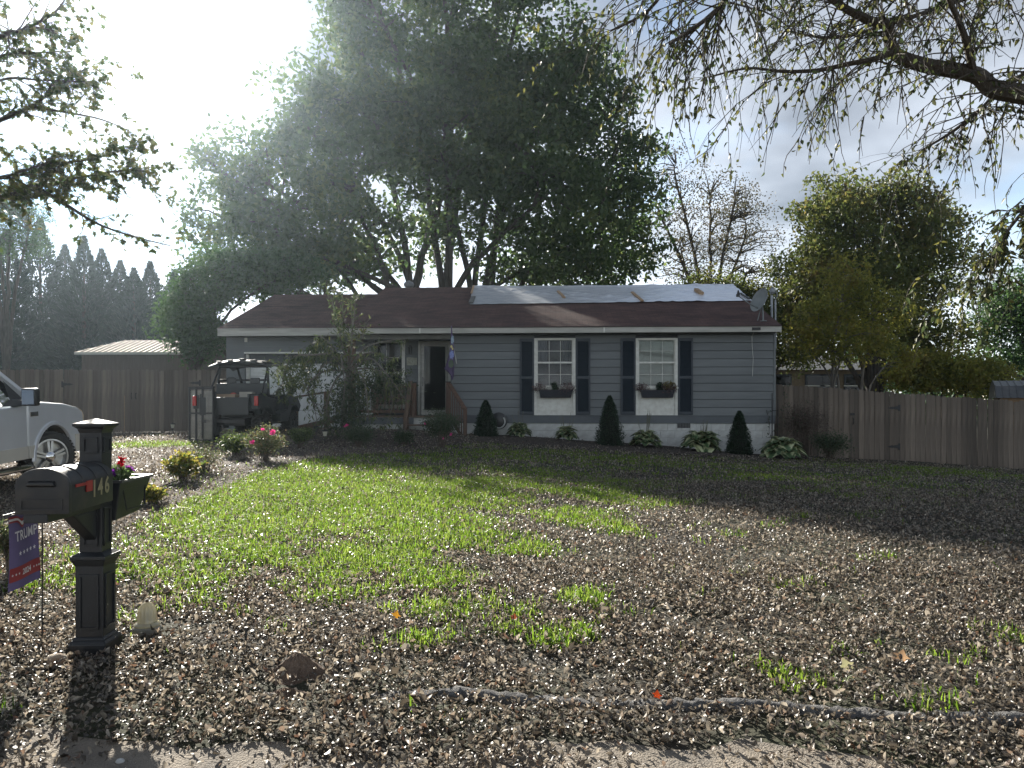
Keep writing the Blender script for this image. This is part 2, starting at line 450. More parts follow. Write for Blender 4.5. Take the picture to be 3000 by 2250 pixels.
# planting beds
bed1_f = [ground(1395, 1296), ground(1560, 1305), ground(1790, 1322), ground(2060, 1336), ground(2300, 1350), ground(2490, 1346)]
bed1_b = [G(-1.0, 22.6), G(1, 22.4), G(3, 22.3), G(5, 22.2), G(7.0, 22.2), G(9.0, 22.0)]
tag(link('planting_bed', strip_mesh('planting_bed', [p[:2] for p in bed1_f], [p[:2] for p in bed1_b], M['mulch'], .022, 60, 12)), kind='structure')
bed2_f = [ground(1400, 1300), ground(1150, 1330), ground(900, 1345), ground(720, 1400), ground(560, 1480), ground(400, 1540), ground(345, 1560)]
bed2_b = [G(-1.8, 22.2), G(-3.0, 22.2), G(-4.6, 20.4), G(-5.1, 18), G(-5.1, 14.4), G(-5.0, 11.5), G(-4.6, 9.0)]
m_bed2 = mat('leafy_mulch', (.075,.055,.042), (.04,.03,.024), .95, 9, 1., 50)
tag(link('flower_bed', strip_mesh('flower_bed', [p[:2] for p in bed2_f], [p[:2] for p in bed2_b], m_bed2, .020, 70, 14)), kind='structure')

# ================================================================== the house
TH, DH = R(2.86), 22.0
HO = Vector((DH*math.sin(TH), DH*math.cos(TH), 0))
cT, sT = math.cos(TH), math.sin(TH)
def hA(px, b=0.0):
    u = (px-CX)/F; t = (DH+b)/(u*sT + cT); return t*(u*cT - sT)
def hZ(px, py, b=0.0):
    u = (px-CX)/F; t = (DH+b)/(u*sT + cT); return CZ + (HY-py)/F*t
def hW(a, b, z=0): return Vector((HO.x + a*cT + b*sT, HO.y - a*sT + b*cT, z))     # house frame -> world
house = empty('house', HO, -TH, 'grey single-storey house with dark reddish shingle roof, navy shutters and attached garage', 'house')
aL, aR = -5.25, hA(2269)
aD = hA(1322)                      # where the porch recess ends
zS = hZ(1700, 1217)                # bottom of siding
zF = hZ(1700, 1240)                # top of foundation
zE = 3.60                          # top of walls
EX = 23.5*DH/F                     # siding exposure
bP = 1.2                           # porch recess depth
winL, winR = (hA(1565), hA(1686)), (hA(1862), hA(1985))
zWt = hZ(1700, 991)

# wall cores, coloured dark so the plank gaps read as lap shadows
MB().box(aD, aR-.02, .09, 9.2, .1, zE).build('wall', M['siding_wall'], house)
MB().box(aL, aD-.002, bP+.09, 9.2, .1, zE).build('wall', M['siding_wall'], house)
# siding planks, one by one
plank_cache = {}
def plank(a0, a1, b, z, h=EX):
    L = round(a1-a0, 3); key = (L, round(h, 3))
    if key not in plank_cache:
        mb = MB()
        mb.hexa([(0,-.020,0),(L,-.020,0),(L,.06,0),(0,.06,0),(0,-.006,h-.010),(L,-.006,h-.010),(L,.06,h-.010),(0,.06,h-.010)])
        plank_cache[key] = mb.mesh('plank', M['siding'], bevel=.003, seg=1)
    return link('plank', plank_cache[key], house, (a0, b, z))
rows = int((zE-zS)/EX)+1
for i in range(rows):
    z = zS + i*EX; h = min(EX, zE-z)
    if h < .05: continue
    if z > zWt - .02:
        plank(aD, aR, 0, z, h)
    else:
        for s0, s1 in ((aD, winL[0]), (winL[1], winR[0]), (winR[1], aR)): plank(s0, s1, 0, z, h)
pw = (hA(1078, bP), hA(1187, bP)); zPWt, zPWb = hZ(1130, 1000, bP), hZ(1130, 1195, bP)
dr = (hA(1226, bP), hA(1322, bP)-.02); zDt = hZ(1270, 1000, bP); zPF = hZ(1270, 1216, bP)
for i in range(rows):
    z = zS + i*EX; h = min(EX, zE-z)
    if h < .05: continue
    if z > zPWt: plank(aL, dr[1], bP, z, h)
    elif z + h < zPWb: plank(aL, dr[0], bP, z, h)
    else:
        plank(aL, pw[0], bP, z, h); plank(pw[1], dr[0], bP, z, h)
# corner trim and dark return of the recess
MB().box(aR-.03, aR+.03, -.028, .09, zS, zE).build('corner_trim', M['siding'], house, bevel=.004)
MB().box(aD-.006, aD+.05, -.026, bP+.05, zF, zE).build('corner_trim', M['siding'], house, bevel=.004)
# skirt board with a drip ledge
MB().box(aD+.06, aR+.02, -.035, .06, zF, zS-.012).build('skirt_board', M['skirt'], house, bevel=.004)
MB().box(aD+.06, aR+.03, -.055, .06, zS-.012, zS+.006).build('drip_ledge', M['skirt'], house)
# foundation of painted block
blk = {}
def block(a, b, z, L, h):
    k = (round(L, 3), round(h, 3))
    if k not in blk: blk[k] = MB().box(0, L-.005, 0, .2, 0, h-.005).mesh('block', M['block'], bevel=.004, seg=1)
    link('block', blk[k], house, (a, b, z))
vent = (hA(1983.5), hA(2023)); zV0, zV1 = hZ(2000, 1254), hZ(2000, 1240)
for r in range(5):
    z = zF - (r+1)*.203; a = aD + .06 - (.2 if r % 2 else 0)
    while a < aR:
        a0, a1 = max(a, aD+.06), min(a+.405, aR)
        if not (r == 0 and a1 > vent[0] and a0 < vent[1]) and a1-a0 > .03: block(a0, .0, z, a1-a0, .203)
        elif a1-a0 > .03:
            if a0 < vent[0]-.03: block(a0, .0, z, vent[0]-a0, .203)
            if a1 > vent[1]+.03: block(vent[1], .0, z, a1-vent[1], .203)
            block(max(a0, vent[0]), .0, z, min(a1, vent[1])-max(a0, vent[0]), .203 - (zF-zV0) + .0)
        a += .405
MB().box(aD+.06, aR-.01, .03, .2, -.4, zF-.003).build('foundation_wall', M['block'], house)
vt = MB()
vt.box(vent[0]+.01, vent[1]-.01, .012, .02, zV0, zV1)
vt = vt.build('vent', M['black_iron'], house)
g = MB()
for i in range(9): a = vent[0]+.015+(vent[1]-vent[0]-.03)*i/8; g.box(a-.004, a+.004, 0, .008, zV0, zV1-.004)
for i in range(5): z = zV0+.006+(zV1-zV0-.016)*i/4; g.box(vent[0]+.011, vent[1]-.011, -.004, .0, z-.003, z+.003)
g.build('grille', mat('grey_grille', (.2,.2,.2)), vt)
# gable ends
zR = hZ(1613, 842, 5.1); bR = 5.1; bE = -.5; zEv = hZ(1613, 956.5, bE)
slope = (zR-zEv)/(bR-bE)
for a, nm in ((aR-.1, 'gable_wall'), (aL+.0, 'gable_wall')):
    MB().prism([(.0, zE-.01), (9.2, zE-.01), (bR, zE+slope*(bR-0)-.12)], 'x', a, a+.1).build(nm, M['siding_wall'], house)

# roofs with stepped shingle courses
def roof_mat():
    m, N, Lk, B = new_mat('reddish_brown_shingle')
    tc = N.new('ShaderNodeTexCoord'); br = N.new('ShaderNodeTexBrick')
    br.inputs['Scale'].default_value = 1; br.inputs['Brick Width'].default_value = .30; br.inputs['Row Height'].default_value = .1325
    br.inputs['Mortar Size'].default_value = .004; br.inputs['Color1'].default_value = (.112,.070,.064,1); br.inputs['Color2'].default_value = (.078,.051,.048,1)
    br.inputs['Mortar'].default_value = (.035,.025,.025,1); br.inputs['Bias'].default_value = -.1
    Lk.new(tc.outputs['Object'], br.inputs['Vector'])
    no = N.new('ShaderNodeTexNoise'); no.inputs['Scale'].default_value = 1.3; no.inputs['Detail'].default_value = 6; Lk.new(tc.outputs['Object'], no.inputs['Vector'])
    rp = N.new('ShaderNodeValToRGB'); rp.color_ramp.elements[0].position = .35; rp.color_ramp.elements[0].color = (.75,.75,.78,1)
    rp.color_ramp.elements[1].position = .68; rp.color_ramp.elements[1].color = (1.2,1.15,1.1,1); Lk.new(no.outputs['Fac'], rp.inputs[0])
    mx = N.new('ShaderNodeMix'); mx.data_type = 'RGBA'; mx.blend_type = 'MULTIPLY'; mx.inputs[0].default_value = 1
    Lk.new(br.outputs['Color'], mx.inputs[6]); Lk.new(rp.outputs[0], mx.inputs[7]); Lk.new(mx.outputs[2], B.inputs['Base Color'])
    n2 = N.new('ShaderNodeTexNoise'); n2.inputs['Scale'].default_value = 160; Lk.new(tc.outputs['Object'], n2.inputs['Vector'])
    bp = N.new('ShaderNodeBump'); bp.inputs['Strength'].default_value = .5; bp.inputs['Distance'].default_value = .01
    Lk.new(n2.outputs['Fac'], bp.inputs['Height']); Lk.new(bp.outputs[0], B.inputs['Normal'])
    B.inputs['Roughness'].default_value = .88; B.inputs['Specular IOR Level'].default_value = .3
    return m
M['roof'] = roof_mat()
def make_roof(a0, a1, be, ze, br_, zr, n=42):
    mb = MB()
    for s in (1, -1):
        for i in range(n):
            t0, t1 = i/n, (i+1)/n
            b0, b1 = be+(br_-be)*t0, be+(br_-be)*t1
            z0, z1 = ze+(zr-ze)*t0, ze+(zr-ze)*t1
            if s < 0: b0, b1 = 2*br_-b0, 2*br_-b1
            mb.add([(a0,b0,z0),(a1,b0,z0),(a1,b0,z0+.014),(a0,b0,z0+.014),(a1,b1,z1+.001),(a0,b1,z1+.001)], [(0,1,2,3),(3,2,4,5)])
    # deck underside and edges
    for s in (1, -1):
        q = lambda b: b if s > 0 else 2*br_-b
        mb.add([(a0,q(be),ze-.05),(a1,q(be),ze-.05),(a1,br_,zr-.05),(a0,br_,zr-.05),(a0,q(be),ze),(a1,q(be),ze),(a1,br_,zr),(a0,br_,zr)],
               [(0,1,2,3),(0,4,5,1),(0,3,7,4),(1,5,6,2)])
    o = mb.build('roof', M['roof'], house)
    # ridge caps
    for k in range(int((a1-a0)/.3)):
        a = a0+.02+k*.3
        if 'rc' not in plank_cache:
            plank_cache['rc'] = MB().hexa([(0,-.15,-.052),(.31,-.15,-.052),(.31,.15,-.052),(0,.15,-.052),(0,-.002,.022),(.31,-.002,.016),(.31,.002,.016),(0,.002,.022)]).mesh('ridge_cap', M['roof'])
        link('ridge_cap', plank_cache['rc'], o, (a, br_, zr+.012))
    return o
rA0, rA1 = hA(1000, bE), hA(2290, bE)
main_roof = make_roof(rA0, rA1, bE, zEv, bR, zR)
gE, gR_ = .2, 4.8
gA0 = hA(637, gE); zGe = hZ(700, 962, gE); zGr = hZ(820, 866, gR_)
garage_roof = make_roof(gA0, aL+.4, gE, zGe, gR_, zGr)
# fascia boards, rakes, soffits
zFa = hZ(1613, 975, bE)
nseg = [rA0, hA(1230, bE), hA(1770, bE), rA1]
for i in range(3):
    MB().box(nseg[i]+.002, nseg[i+1]-.002, bE-.004, bE+.022, zFa, zEv-.02).build('fascia', M['fascia'], house, bevel=.003)
    if i: MB().box(nseg[i]-.02, nseg[i]+.02, bE-.008, bE-.003, zFa-.003, zEv-.02).build('fascia_joint', M['white'], house)
MB().box(rA0, rA1, bE-.03, bE+.02, zEv-.026, zEv-.004).build('drip_edge', mat('dark_drip_edge', (.05,.035,.033)), house)
for a in (rA0, rA1-.025):
    for s in (0, 1):
        q = (lambda b: b) if s == 0 else (lambda b: 2*bR-b)
        MB().prism([(q(bE)+(0.023 if s == 0 else -.023), zEv-.20), (q(bE)+(0.023 if s == 0 else -.023), zEv-.045), (bR, zR-.055), (bR, zR-.21)], 'x', a, a+.025).build('rake_board', M['fascia'], house)
MB().box(aD+.1, rA1-.03, bE+.024, -.03, zFa+.012, zFa+.03).build('soffit', M['soffit'], house)
MB().box(rA0+.03, aD+.1, bE+.024, bP, zFa+.012, zFa+.03).build('soffit', M['soffit'], house)
MB().box(rA0+.05, aD-.01, -.08, .02, zFa-.12, zFa+.01).build('porch_beam', M['soffit'], house, bevel=.004)
zGf = hZ(700, 984, gE)
MB().box(gA0, aL+.05, gE-.004, gE+.022, zGf, zGe-.02).build('fascia', M['fascia'], house, bevel=.003)
MB().box(gA0, aL+.05, gE-.03, gE+.02, zGe-.026, zGe-.004).build('drip_edge', M['fascia'], house)
for s in (0, 1):
    q = (lambda b: b) if s == 0 else (lambda b: 2*gR_-b)
    MB().prism([(q(gE)+(0.023 if s == 0 else -.023), zGe-.20), (q(gE)+(0.023 if s == 0 else -.023), zGe-.045), (gR_, zGr-.055), (gR_, zGr-.21)], 'x', gA0, gA0+.025).build('rake_board', M['fascia'], house)
bG = .75
gW0 = hA(663, bG); gO0 = hA(716, bG)
MB().box(gA0+.03, aL, gE+.024, bG+.1, zGf+.012, zGf+.03).build('soffit', M['soffit'], house)
# garage walls, header, door
zGt = hZ(800, 1031, bG); zGb = hZ(830, 1252, bG+.28)
MB().box(gW0, gO0, bG, bG+.12, .3, zGf+.03).build('garage_wall', M['siding'], house)
MB().box(gW0, gW0+.12, bG+.122, 8.9, .3, zGf+.03).build('garage_wall', M['siding'], house)
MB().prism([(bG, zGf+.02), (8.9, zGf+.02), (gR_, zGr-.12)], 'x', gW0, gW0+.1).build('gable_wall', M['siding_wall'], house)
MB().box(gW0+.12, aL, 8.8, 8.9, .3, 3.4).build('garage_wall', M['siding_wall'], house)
for i in range(3):
    hh = (zGf+.03-zGt)/3
    MB().hexa([(gO0+.002,bG-.012,zGt+i*hh),(aL,bG-.012,zGt+i*hh),(aL,bG+.12,zGt+i*hh),(gO0+.002,bG+.12,zGt+i*hh),
               (gO0+.002,bG,zGt+(i+1)*hh-.003),(aL,bG,zGt+(i+1)*hh-.003),(aL,bG+.12,zGt+(i+1)*hh-.003),(gO0+.002,bG+.12,zGt+(i+1)*hh-.003)]).build('header_board', M['siding'], house)
MB().box(gO0, aL, bG-.03, bG+.14, zGt-.05, zGt-.004).build('header_trim', M['white'], house, bevel=.004)
MB().box(gO0+.04, aL-.02, bG+.20, bG+.26, zGt-.34, zGt-.052).build('garage_shade_band', M['siding_wall'], house)  # dark panel standing in for the shade above the recessed door
MB().box(gO0-.0, gO0+.07, bG+.122, bG+.27, .5, zGt-.052).build('door_jamb', M['white'], house)
MB().box(hA(716, bG)+.02, hA(716, bG)+.10, bG-.05, bG-.013, zGf-.14, zGf-.01).build('junction_box', M['white'], house)
gd = MB().box(gO0+.075, aL-.03, bG+.28, bG+.33, zGb, zGt-.20).build('garage_door', M['garage_door'], house)
npan, nsec = 5, 4
pw_ = (aL-.03-gO0-.075)/npan; ph_ = (zGt-.20-zGb)/nsec
pm = MB()
w, h = pw_-.14, ph_-.16
pm.hexa([(0,0,0),(w,0,0),(w,0,h),(0,0,h),(.05,-.022,.05),(w-.05,-.022,.05),(w-.05,-.022,h-.05),(.05,-.022,h-.05)])
pm = pm.mesh('panel', M['garage_door'])
sm = MB().box(gO0+.075, aL-.03, -.004, .0, -.006, .006).mesh('section_joint', mat('joint_grey', (.3,.3,.3)))
for j in range(nsec):
    for i in range(npan):
        link('panel', pm, gd, (gO0+.075+i*pw_+.07, bG+.279, zGb+j*ph_+.08))
    if j: link('section_joint', sm, gd, (0, bG+.279, zGb+j*ph_))

# windows on the front wall
def window(px0, px1, py0, py1, b, sill_py, mid_py, apron=True, cols=3, rws=2, blind=None, name='window'):
    a0, a1 = hA(px0, b), hA(px1, b); c = (px0+px1)/2
    z0, z1 = hZ(c, py1, b), hZ(c, py0, b); zs = hZ(c, sill_py, b); zm = hZ(c, mid_py, b)
    fw = .075
    f = MB()
    f.box(a0, a0+fw, b-.05, b+.05, z0, z1); f.box(a1-fw, a1, b-.05, b+.05, z0, z1)
    f.box(a0+fw, a1-fw, b-.05, b+.05, z1-.06, z1)
    if not apron: f.box(a0+fw, a1-fw, b-.05, b+.05, z0, z0+.07)
    win = f.build(name, M['white'], house, bevel=.006)
    ia0, ia1 = a0+fw, a1-fw
    s = MB(); s.box(ia0, ia1, b-.03, b+.03, zm-.028, zm+.022); s.build('meeting_rail', M['white'], win, bevel=.004)
    s = MB(); s.box(a0-.01, a1+.01, b-.085, b+.03, zs-.05, zs); s.build('sill', M['white'], win, bevel=.006)
    s = MB(); s.box(ia0, ia1, b-.02, b+.03, zs+.002, zs+.045)
    for a in (ia0, ia1-.03): s.box(a, a+.03, b-.02, b+.03, zs+.046, zm-.03); s.box(a, a+.03, b+.0, b+.04, zm+.024, z1-.062)
    s.build('sash', M['white'], win, bevel=.003)
    for (q0, q1, yy) in ((zs+.045, zm-.028, b-.004), (zm+.022, z1-.06, b+.014)):
        pa, pb = ia0+.03, ia1-.03
        mu = MB()
        for i in range(1, cols): a = pa+(pb-pa)*i/cols; mu.box(a-.006, a+.006, yy-.010, yy+.004, q0, q1)
        for j in range(1, rws): z = q0+(q1-q0)*j/rws; mu.box(pa, pb, yy-.011, yy+.005, z-.006, z+.006)
        mu.build('muntin', M['white'], win)
        pn = None
        for i in range(cols):
            for j in range(rws):
                wa, wz = (pb-pa)/cols, (q1-q0)/rws
                if pn is None: pn = MB().box(0, wa-.001, 0, .004, 0, wz-.001).mesh('pane', M['glass'])
                link('pane', pn, win, (pa+i*wa, yy+.008, q0+j*wz))
    if apron:
        s = MB(); s.box(ia0, ia1, b-.02, b+.05, z0, zs-.052)
        ap = s.build('apron_panel', M['white'], win)
        s = MB(); q = .11; pa, pb, q0, q1 = ia0+.06, ia1-.06, z0+.13, zs-.12
        for bx_ in ((pa, pb, q0, q0+.022), (pa, pb, q1-.022, q1), (pa, pa+.022, q0+.022, q1-.022), (pb-.022, pb, q0+.022, q1-.022)):
            s.box(bx_[0], bx_[1], b-.034, b-.018, bx_[2], bx_[3])
        s.build('panel_moulding', M['white'], win, bevel=.005)
    else:
        zs = z0
    # dark room behind and the blind
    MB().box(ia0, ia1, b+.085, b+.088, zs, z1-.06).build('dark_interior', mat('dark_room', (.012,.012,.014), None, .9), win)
    if blind: blind(win, ia0, ia1, zs, zm, z1-.06, b)
    return win
m_blind = mat('cream_blind', (.60,.58,.50), (.54,.52,.45), .8, 3, stretch=(.3,1,1))
m_curt = mat('pale_curtain', (.13,.13,.14), (.08,.08,.085), .9, 4, stretch=(6,1,.3))
def blind_slats(win, a0, a1, zs, zm, zt, b):
    s = MB(); z = zs + .06
    while z < zt:
        s.hexa([(a0+.01,b+.045,z),(a1-.01,b+.045,z),(a1-.01,b+.062,z+.012),(a0+.01,b+.062,z+.012),
                (a0+.01,b+.045,z+.003),(a1-.01,b+.045,z+.003),(a1-.01,b+.062,z+.026),(a0+.01,b+.062,z+.026)])
        z += .026
    o = s.build('blind_slats', m_blind, win); o['kind'] = 'stuff'
def curtain_sheer(win, a0, a1, zs, zm, zt, b):
    for s0, s1 in ((a0, a0+.3), (a1-.3, a1)):
        mb = MB(); n = 14
        vs = []
        for i in range(n+1):
            a = s0+(s1-s0)*i/n; bb = b+.06+.012*math.sin(i*1.9)
            vs += [(a, bb, zm+.04), (a, bb, zt)]
        mb.add(vs, [(2*i, 2*i+2, 2*i+3, 2*i+1) for i in range(n)])
        mb.build('curtain', m_curt, win, smooth=True)
window(1565, 1686, 991, 1217, 0, 1134, 1062, blind=curtain_sheer)
window(1862, 1985, 991, 1218, 0, 1134, 1062, blind=blind_slats)
window(1078, 1187, 1000, 1192, bP, 1192, 1092, apron=False, cols=2, rws=2)

# shutters
def shutter(px0, px1):
    a0, a1 = hA(px0)+.008, hA(px1)-.008; z0, z1 = hZ(1700, 1215), hZ(1700, 992)
    zm = hZ(1700, 1106); t = .05
    f = MB(); f.box(a0, a0+t, -.062, -.022, z0, z1); f.box(a1-t, a1, -.062, -.022, z0, z1)
    for q0, q1 in ((z0, z0+.09), (z1-.08, z1), (zm-.04, zm+.04)): f.box(a0+t, a1-t, -.060, -.022, q0, q1)
    sh = f.build('shutter', M['shutter'], house, bevel=.004)
    l = MB()
    for q0, q1 in ((z0+.09, zm-.04), (zm+.04, z1-.08)):
        n = int((q1-q0)/.034); dz = (q1-q0)/n
        for i in range(n):
            z = q0+i*dz
            l.hexa([(a0+t,-.056,z),(a1-t,-.056,z),(a1-t,-.026,z+.01),(a0+t,-.026,z+.01),(a0+t,-.050,z+.006),(a1-t,-.050,z+.006),(a1-t,-.024,z+dz),(a0+t,-.024,z+dz)])
    l.build('louvers', M['shutter'], sh)['kind'] = 'stuff'
for p in ((1522, 1565), (1686, 1730), (1817.5, 1862), (1985, 2030)): shutter(*p)

# doorway, storm door ajar, main door
f = MB(); z0 = zPF
f.box(dr[0], dr[0]+.07, bP-.05, bP+.06, z0, zDt); f.box(dr[1]-.07, dr[1], bP-.05, bP+.06, z0, zDt); f.box(dr[0]+.07, dr[1]-.07, bP-.05, bP+.06, zDt-.06, zDt)
f.build('door_frame', M['white'], house, bevel=.005)
d0, d1 = dr[0]+.075, dr[1]-.075
fd = MB().box(d0, d1, bP+.03, bP+.07, z0+.01, zDt-.065).build('front_door', M['dark_door'], house)
kb = MB(); kb.lathe([(.012,0),(.012,-.05),(.028,-.055),(.03,-.075),(.012,-.085)], 10, (d0+.07, bP+.03, z0+.95), axis='y'); kb.build('knob', M['black_iron'], fd, smooth=True)
kb = MB(); kb.lathe([(.025,0),(.025,-.02),(.01,-.025)], 10, (d0+.07, bP+.03, z0+1.12), axis='y'); kb.build('deadbolt', M['black_iron'], fd, smooth=True)
sd = link('storm_door', None, house) if False else None
L_ = d1-d0; H_ = zDt-.07-z0-.01
f = MB(); f.box(-L_, -L_+.085, -.03, 0, 0, H_); f.box(-.085, 0, -.03, 0, 0, H_); f.box(-L_+.085, -.085, -.03, 0, H_-.10, H_); f.box(-L_+.085, -.085, -.03, 0, 0, .14)
sd = f.build('storm_door', M['fascia'], house, (d1, bP-.055, z0+.012), (0, 0, R(24)), bevel=.004)
MB().box(-L_+.086, -.086, -.018, -.012, .141, H_-.101).build('glass_pane', M['glass_dark'], sd)
f = MB(); f.tube([(-L_+.04,-.035,.86),(-L_+.04,-.07,.9),(-L_+.04,-.07,1.08),(-L_+.04,-.035,1.12)], .009, 6); f.build('handle', M['black_iron'], sd)
# porch light and floor
pl = MB(); pl.lathe([(.03,.12),(.07,.09),(.055,.07),(.05,-.09),(.02,-.11)], 8, (hA(1203, bP), bP-.09, hZ(1203, 1028, bP)))
pl.box(hA(1203,bP)-.04, hA(1203,bP)+.04, bP-.06, bP-.024, hZ(1203,1028,bP)+.02, hZ(1203,1028,bP)+.16)
pl.build('porch_light', M['black_iron'], house)
MB().box(aL-.55, aD+.06, -.02, bP, zPF-.05, zPF-.004).build('porch_floor', M['wood_old'], house)
MB().box(aL-.55, hA(1212), -.05, .02, zF-.03, zPF-.055).build('porch_rim', M['skirt'], house)
for r in range(4):
    a = hA(1060)-(.2 if r % 2 else 0)
    while a < aD+.05:
        block(max(a, hA(1060)), .03, zF-.03-(r+1)*.203, min(a+.405, aD+.055)-max(a, hA(1060)), .203); a += .405
MB().box(aL-.5, aD+.05, .08, bP, -.2, zPF-.06).build('porch_base', M['block'], house)
# porch posts and railing
zRail = hZ(1130, 1126); 
def post(px, w, z0, z1, b=.06, m='wood_brown'):
    a = hA(px, b); MB().box(a-w/2, a+w/2, b-w/2, b+w/2, z0, z1).build('porch_post', M[m], house, bevel=.008)
post(1031, .19, .3, zFa-.11)
def railing(p0, p1, h0, h1, n, m, name):
    """top and bottom rail from p0 to p1 with n balusters"""
    p0, p1 = Vector(p0), Vector(p1); u = Vector((0,0,1))
    rl = MB().beam(p0+u*h1, p1+u*h1, .12, .04).build(name, M[m], house, bevel=.004)
    MB().beam(p0+u*h0, p1+u*h0, .05, .08).build('bottom_rail', M[m], rl, bevel=.004)
    hb = h1-h0-.06
    bm_ = MB().box(-.016, .016, -.016, .016, 0, hb).mesh('baluster', M[m])
    for i in range(n):
        t = (i+.5)/n; q = p0.lerp(p1, t)+u*(h0+.04); link('baluster', bm_, rl, q)
aN = hA(1192, -.05)
railing((hA(1040,.06)+.06, .06, zPF), (aN-.1, .06, zPF), .12, hZ(1100,1128,.06)-zPF, 11, 'wood_brown', 'railing')
# newel posts by the steps; the left one leans
nw = MB(); nw.hexa([(aN-.10,-.16,.55),(aN+.02,-.16,.55),(aN+.02,-.04,.55),(aN-.10,-.04,.55),(aN-.09,-.14,1.28),(aN+.03,-.14,1.28),(aN+.03,-.02,1.28),(aN-.09,-.02,1.28)])
nw.hexa([(aN-.075,-.15,1.24),(aN+.045,-.15,1.20),(aN+.045,-.05,1.2),(aN-.075,-.05,1.24),(aN+.05,-.12,hZ(1200,1118)),(aN+.17,-.12,hZ(1200,1115)),(aN+.17,-.02,hZ(1200,1115)),(aN+.05,-.02,hZ(1200,1118))])
nw.build('newel_post', M['wood_old'], house, bevel=.008)
MB().box(aN+.13, aN+.25, .02, .14, zPF-.05, hZ(1205,1122)).build('newel_post', M['wood_brown'], house, bevel=.006)
aM = hA(1312, -.05)
MB().box(aM-.05, aM+.07, -.10, .02, .5, hZ(1310,1121)).build('newel_post', M['wood_brown'], house, bevel=.006)
capm = MB().box(-.07,.07,-.07,.07,0,.03).mesh('post_cap', M['black_iron'], bevel=.006)
link('post_cap', capm, house, (aN+.19, .08, hZ(1205,1122)+.001)); link('post_cap', capm, house, (aM+.01, -.04, hZ(1310,1121)+.001))
# steps
for i in range(3):
    zt = zPF-.06-(i+1)*.18; b1 = -.06-i*.28
    MB().box(aN+.06, aM-.08, b1-.30, b1-.005, zt-.04, zt).build('step', M['wood_old'], house, bevel=.004)
for a in (aN+.02, aM-.075):
    MB().prism([(-.06, zPF-.07), (-.06, zPF-.36), (-.95, .42), (-.95, zPF-.62)], 'x', a, a+.04).build('stringer', M['wood_old'], house)
# sloping handrail on the right of the steps
railing((aM+.05, -.1, zPF-.1), (aM+.60, -1.05, zPF-.80), .10, 1.0, 7, 'wood_brown', 'stair_railing')
MB().box(aM+.58, aM+.66, -1.14, -1.06, .35, zPF+.20).build('newel_post', M['wood_brown'], house)
# ramp to the drive
rp0 = (hA(1000,-.2), -.35, hZ(1000,1222,-.2)); rp1 = (hA(868,-.2)-.25, -.35, hZ(868,1262,-.2))
MB().beam(rp0, rp1, .9, .05).build('ramp_deck', M['wood_old'], house)
MB().beam((rp0[0], -.82, rp0[2]-.06), (rp1[0], -.82, rp1[2]-.02), .04, .14).build('ramp_side', M['wood_brown'], house)
for px, yt, yb in ((867, 1163, 1262), (958, 1150, 1272)):
    a = hA(px, -.85); MB().box(a-.07, a+.07, -.92, -.84, hZ(px, yb, -.85)-.2, hZ(px, yt, -.85)).build('ramp_post', M['wood_old'], house, bevel=.005)
MB().beam((hA(838,-.88), -.88, hZ(838,1168,-.88)), (hA(968,-.88), -.88, hZ(968,1147,-.88)), .13, .045).build('ramp_handrail', M['wood_old'], house, bevel=.005)
# roof furniture: turbine vent, service mast, lower mast box
tv = MB(); c = (hA(1198, 5.8), 5.8, hZ(1198, 842, 5.8))
tv.lathe([(.10,-.35),(.10,-.02)], 12, c)
for k in range(14):
    a0 = 2*PI*k/14
    pr = [(.10,-.02),(.17,.03),(.19,.11),(.15,.19),(.03,.23)]
    vs = []
    for r_, h_ in pr:
        for da in (0, .36): vs.append((c[0]+r_*math.cos(a0+da+h_*1.5), c[1]+r_*math.sin(a0+da+h_*1.5), c[2]+h_))
    tv.add(vs, [(2*i, 2*i+1, 2*i+3, 2*i+2) for i in range(4)])
tv.lathe([(.001,.225),(.06,.235),(.05,.245),(.001,.25)], 10, c)
tv.build('turbine_vent', mat('grey_metal', (.30,.31,.32), None, .5, 6, metal=.6), house, smooth=True)
ms = MB(); a = hA(2261, 2.5); b = 2.5
ms.tube([(a,b,3.3),(a,b,hZ(2261,865,b))], .038, 8); ms.tube([(a+.11,b,3.3),(a+.11,b,hZ(2261,880,b))], .03, 8)
ms.lathe([(.05,0),(.09,.06),(.1,.14),(.05,.2),(.01,.22)], 10, (a+.02,b,hZ(2261,862,b)))
ms.tube([(a+.02,b,hZ(2261,858,b)+.1),(a+.12,b-.05,hZ(2261,850,b)+.02),(a+.16,b-.05,hZ(2261,868,b)),(a+.08,b-.05,hZ(2261,882,b))], .012, 5)
ms.build('service_mast', mat('galvanised_mast', (.30,.32,.34), None, .5, 6, metal=.5), house)
cb = MB(); ca = hA(2203, -.1)
cb.tube([(ca-.02,bE+.1,zFa),(ca,-.1,zFa-.08),(ca+.02,-.04,zFa-.35),(ca+.05,-.035,zFa-.7),(ca+.03,-.035,zFa-1.2)], .006, 5)
cb.build('hanging_cable', M['white'], house)
MB().box(ca-.1, ca+.12, bE-.05, bE-.01, zFa+.05, zFa+.12).build('floodlight_bracket', M['black_iron'], house)
# ================================================================== things on the house
def hobj(mb, name, m, label=None, cat=None, group=None, **k):
    o = mb.build(name, m, None, HO, (0, 0, -TH), **k); return tag(o, label, cat, group)
def roof_z(b): return zEv + slope*(b-bE)
def roof_pt(px, py):
    """point of the front roof slope seen at a pixel (house frame)"""
    lo, hi = bE, bR
    for _ in range(40):
        m = (lo+hi)/2
        if hZ(px, py, m) > roof_z(m): lo = m
        else: hi = m
    return (hA(px, lo), lo, roof_z(lo))
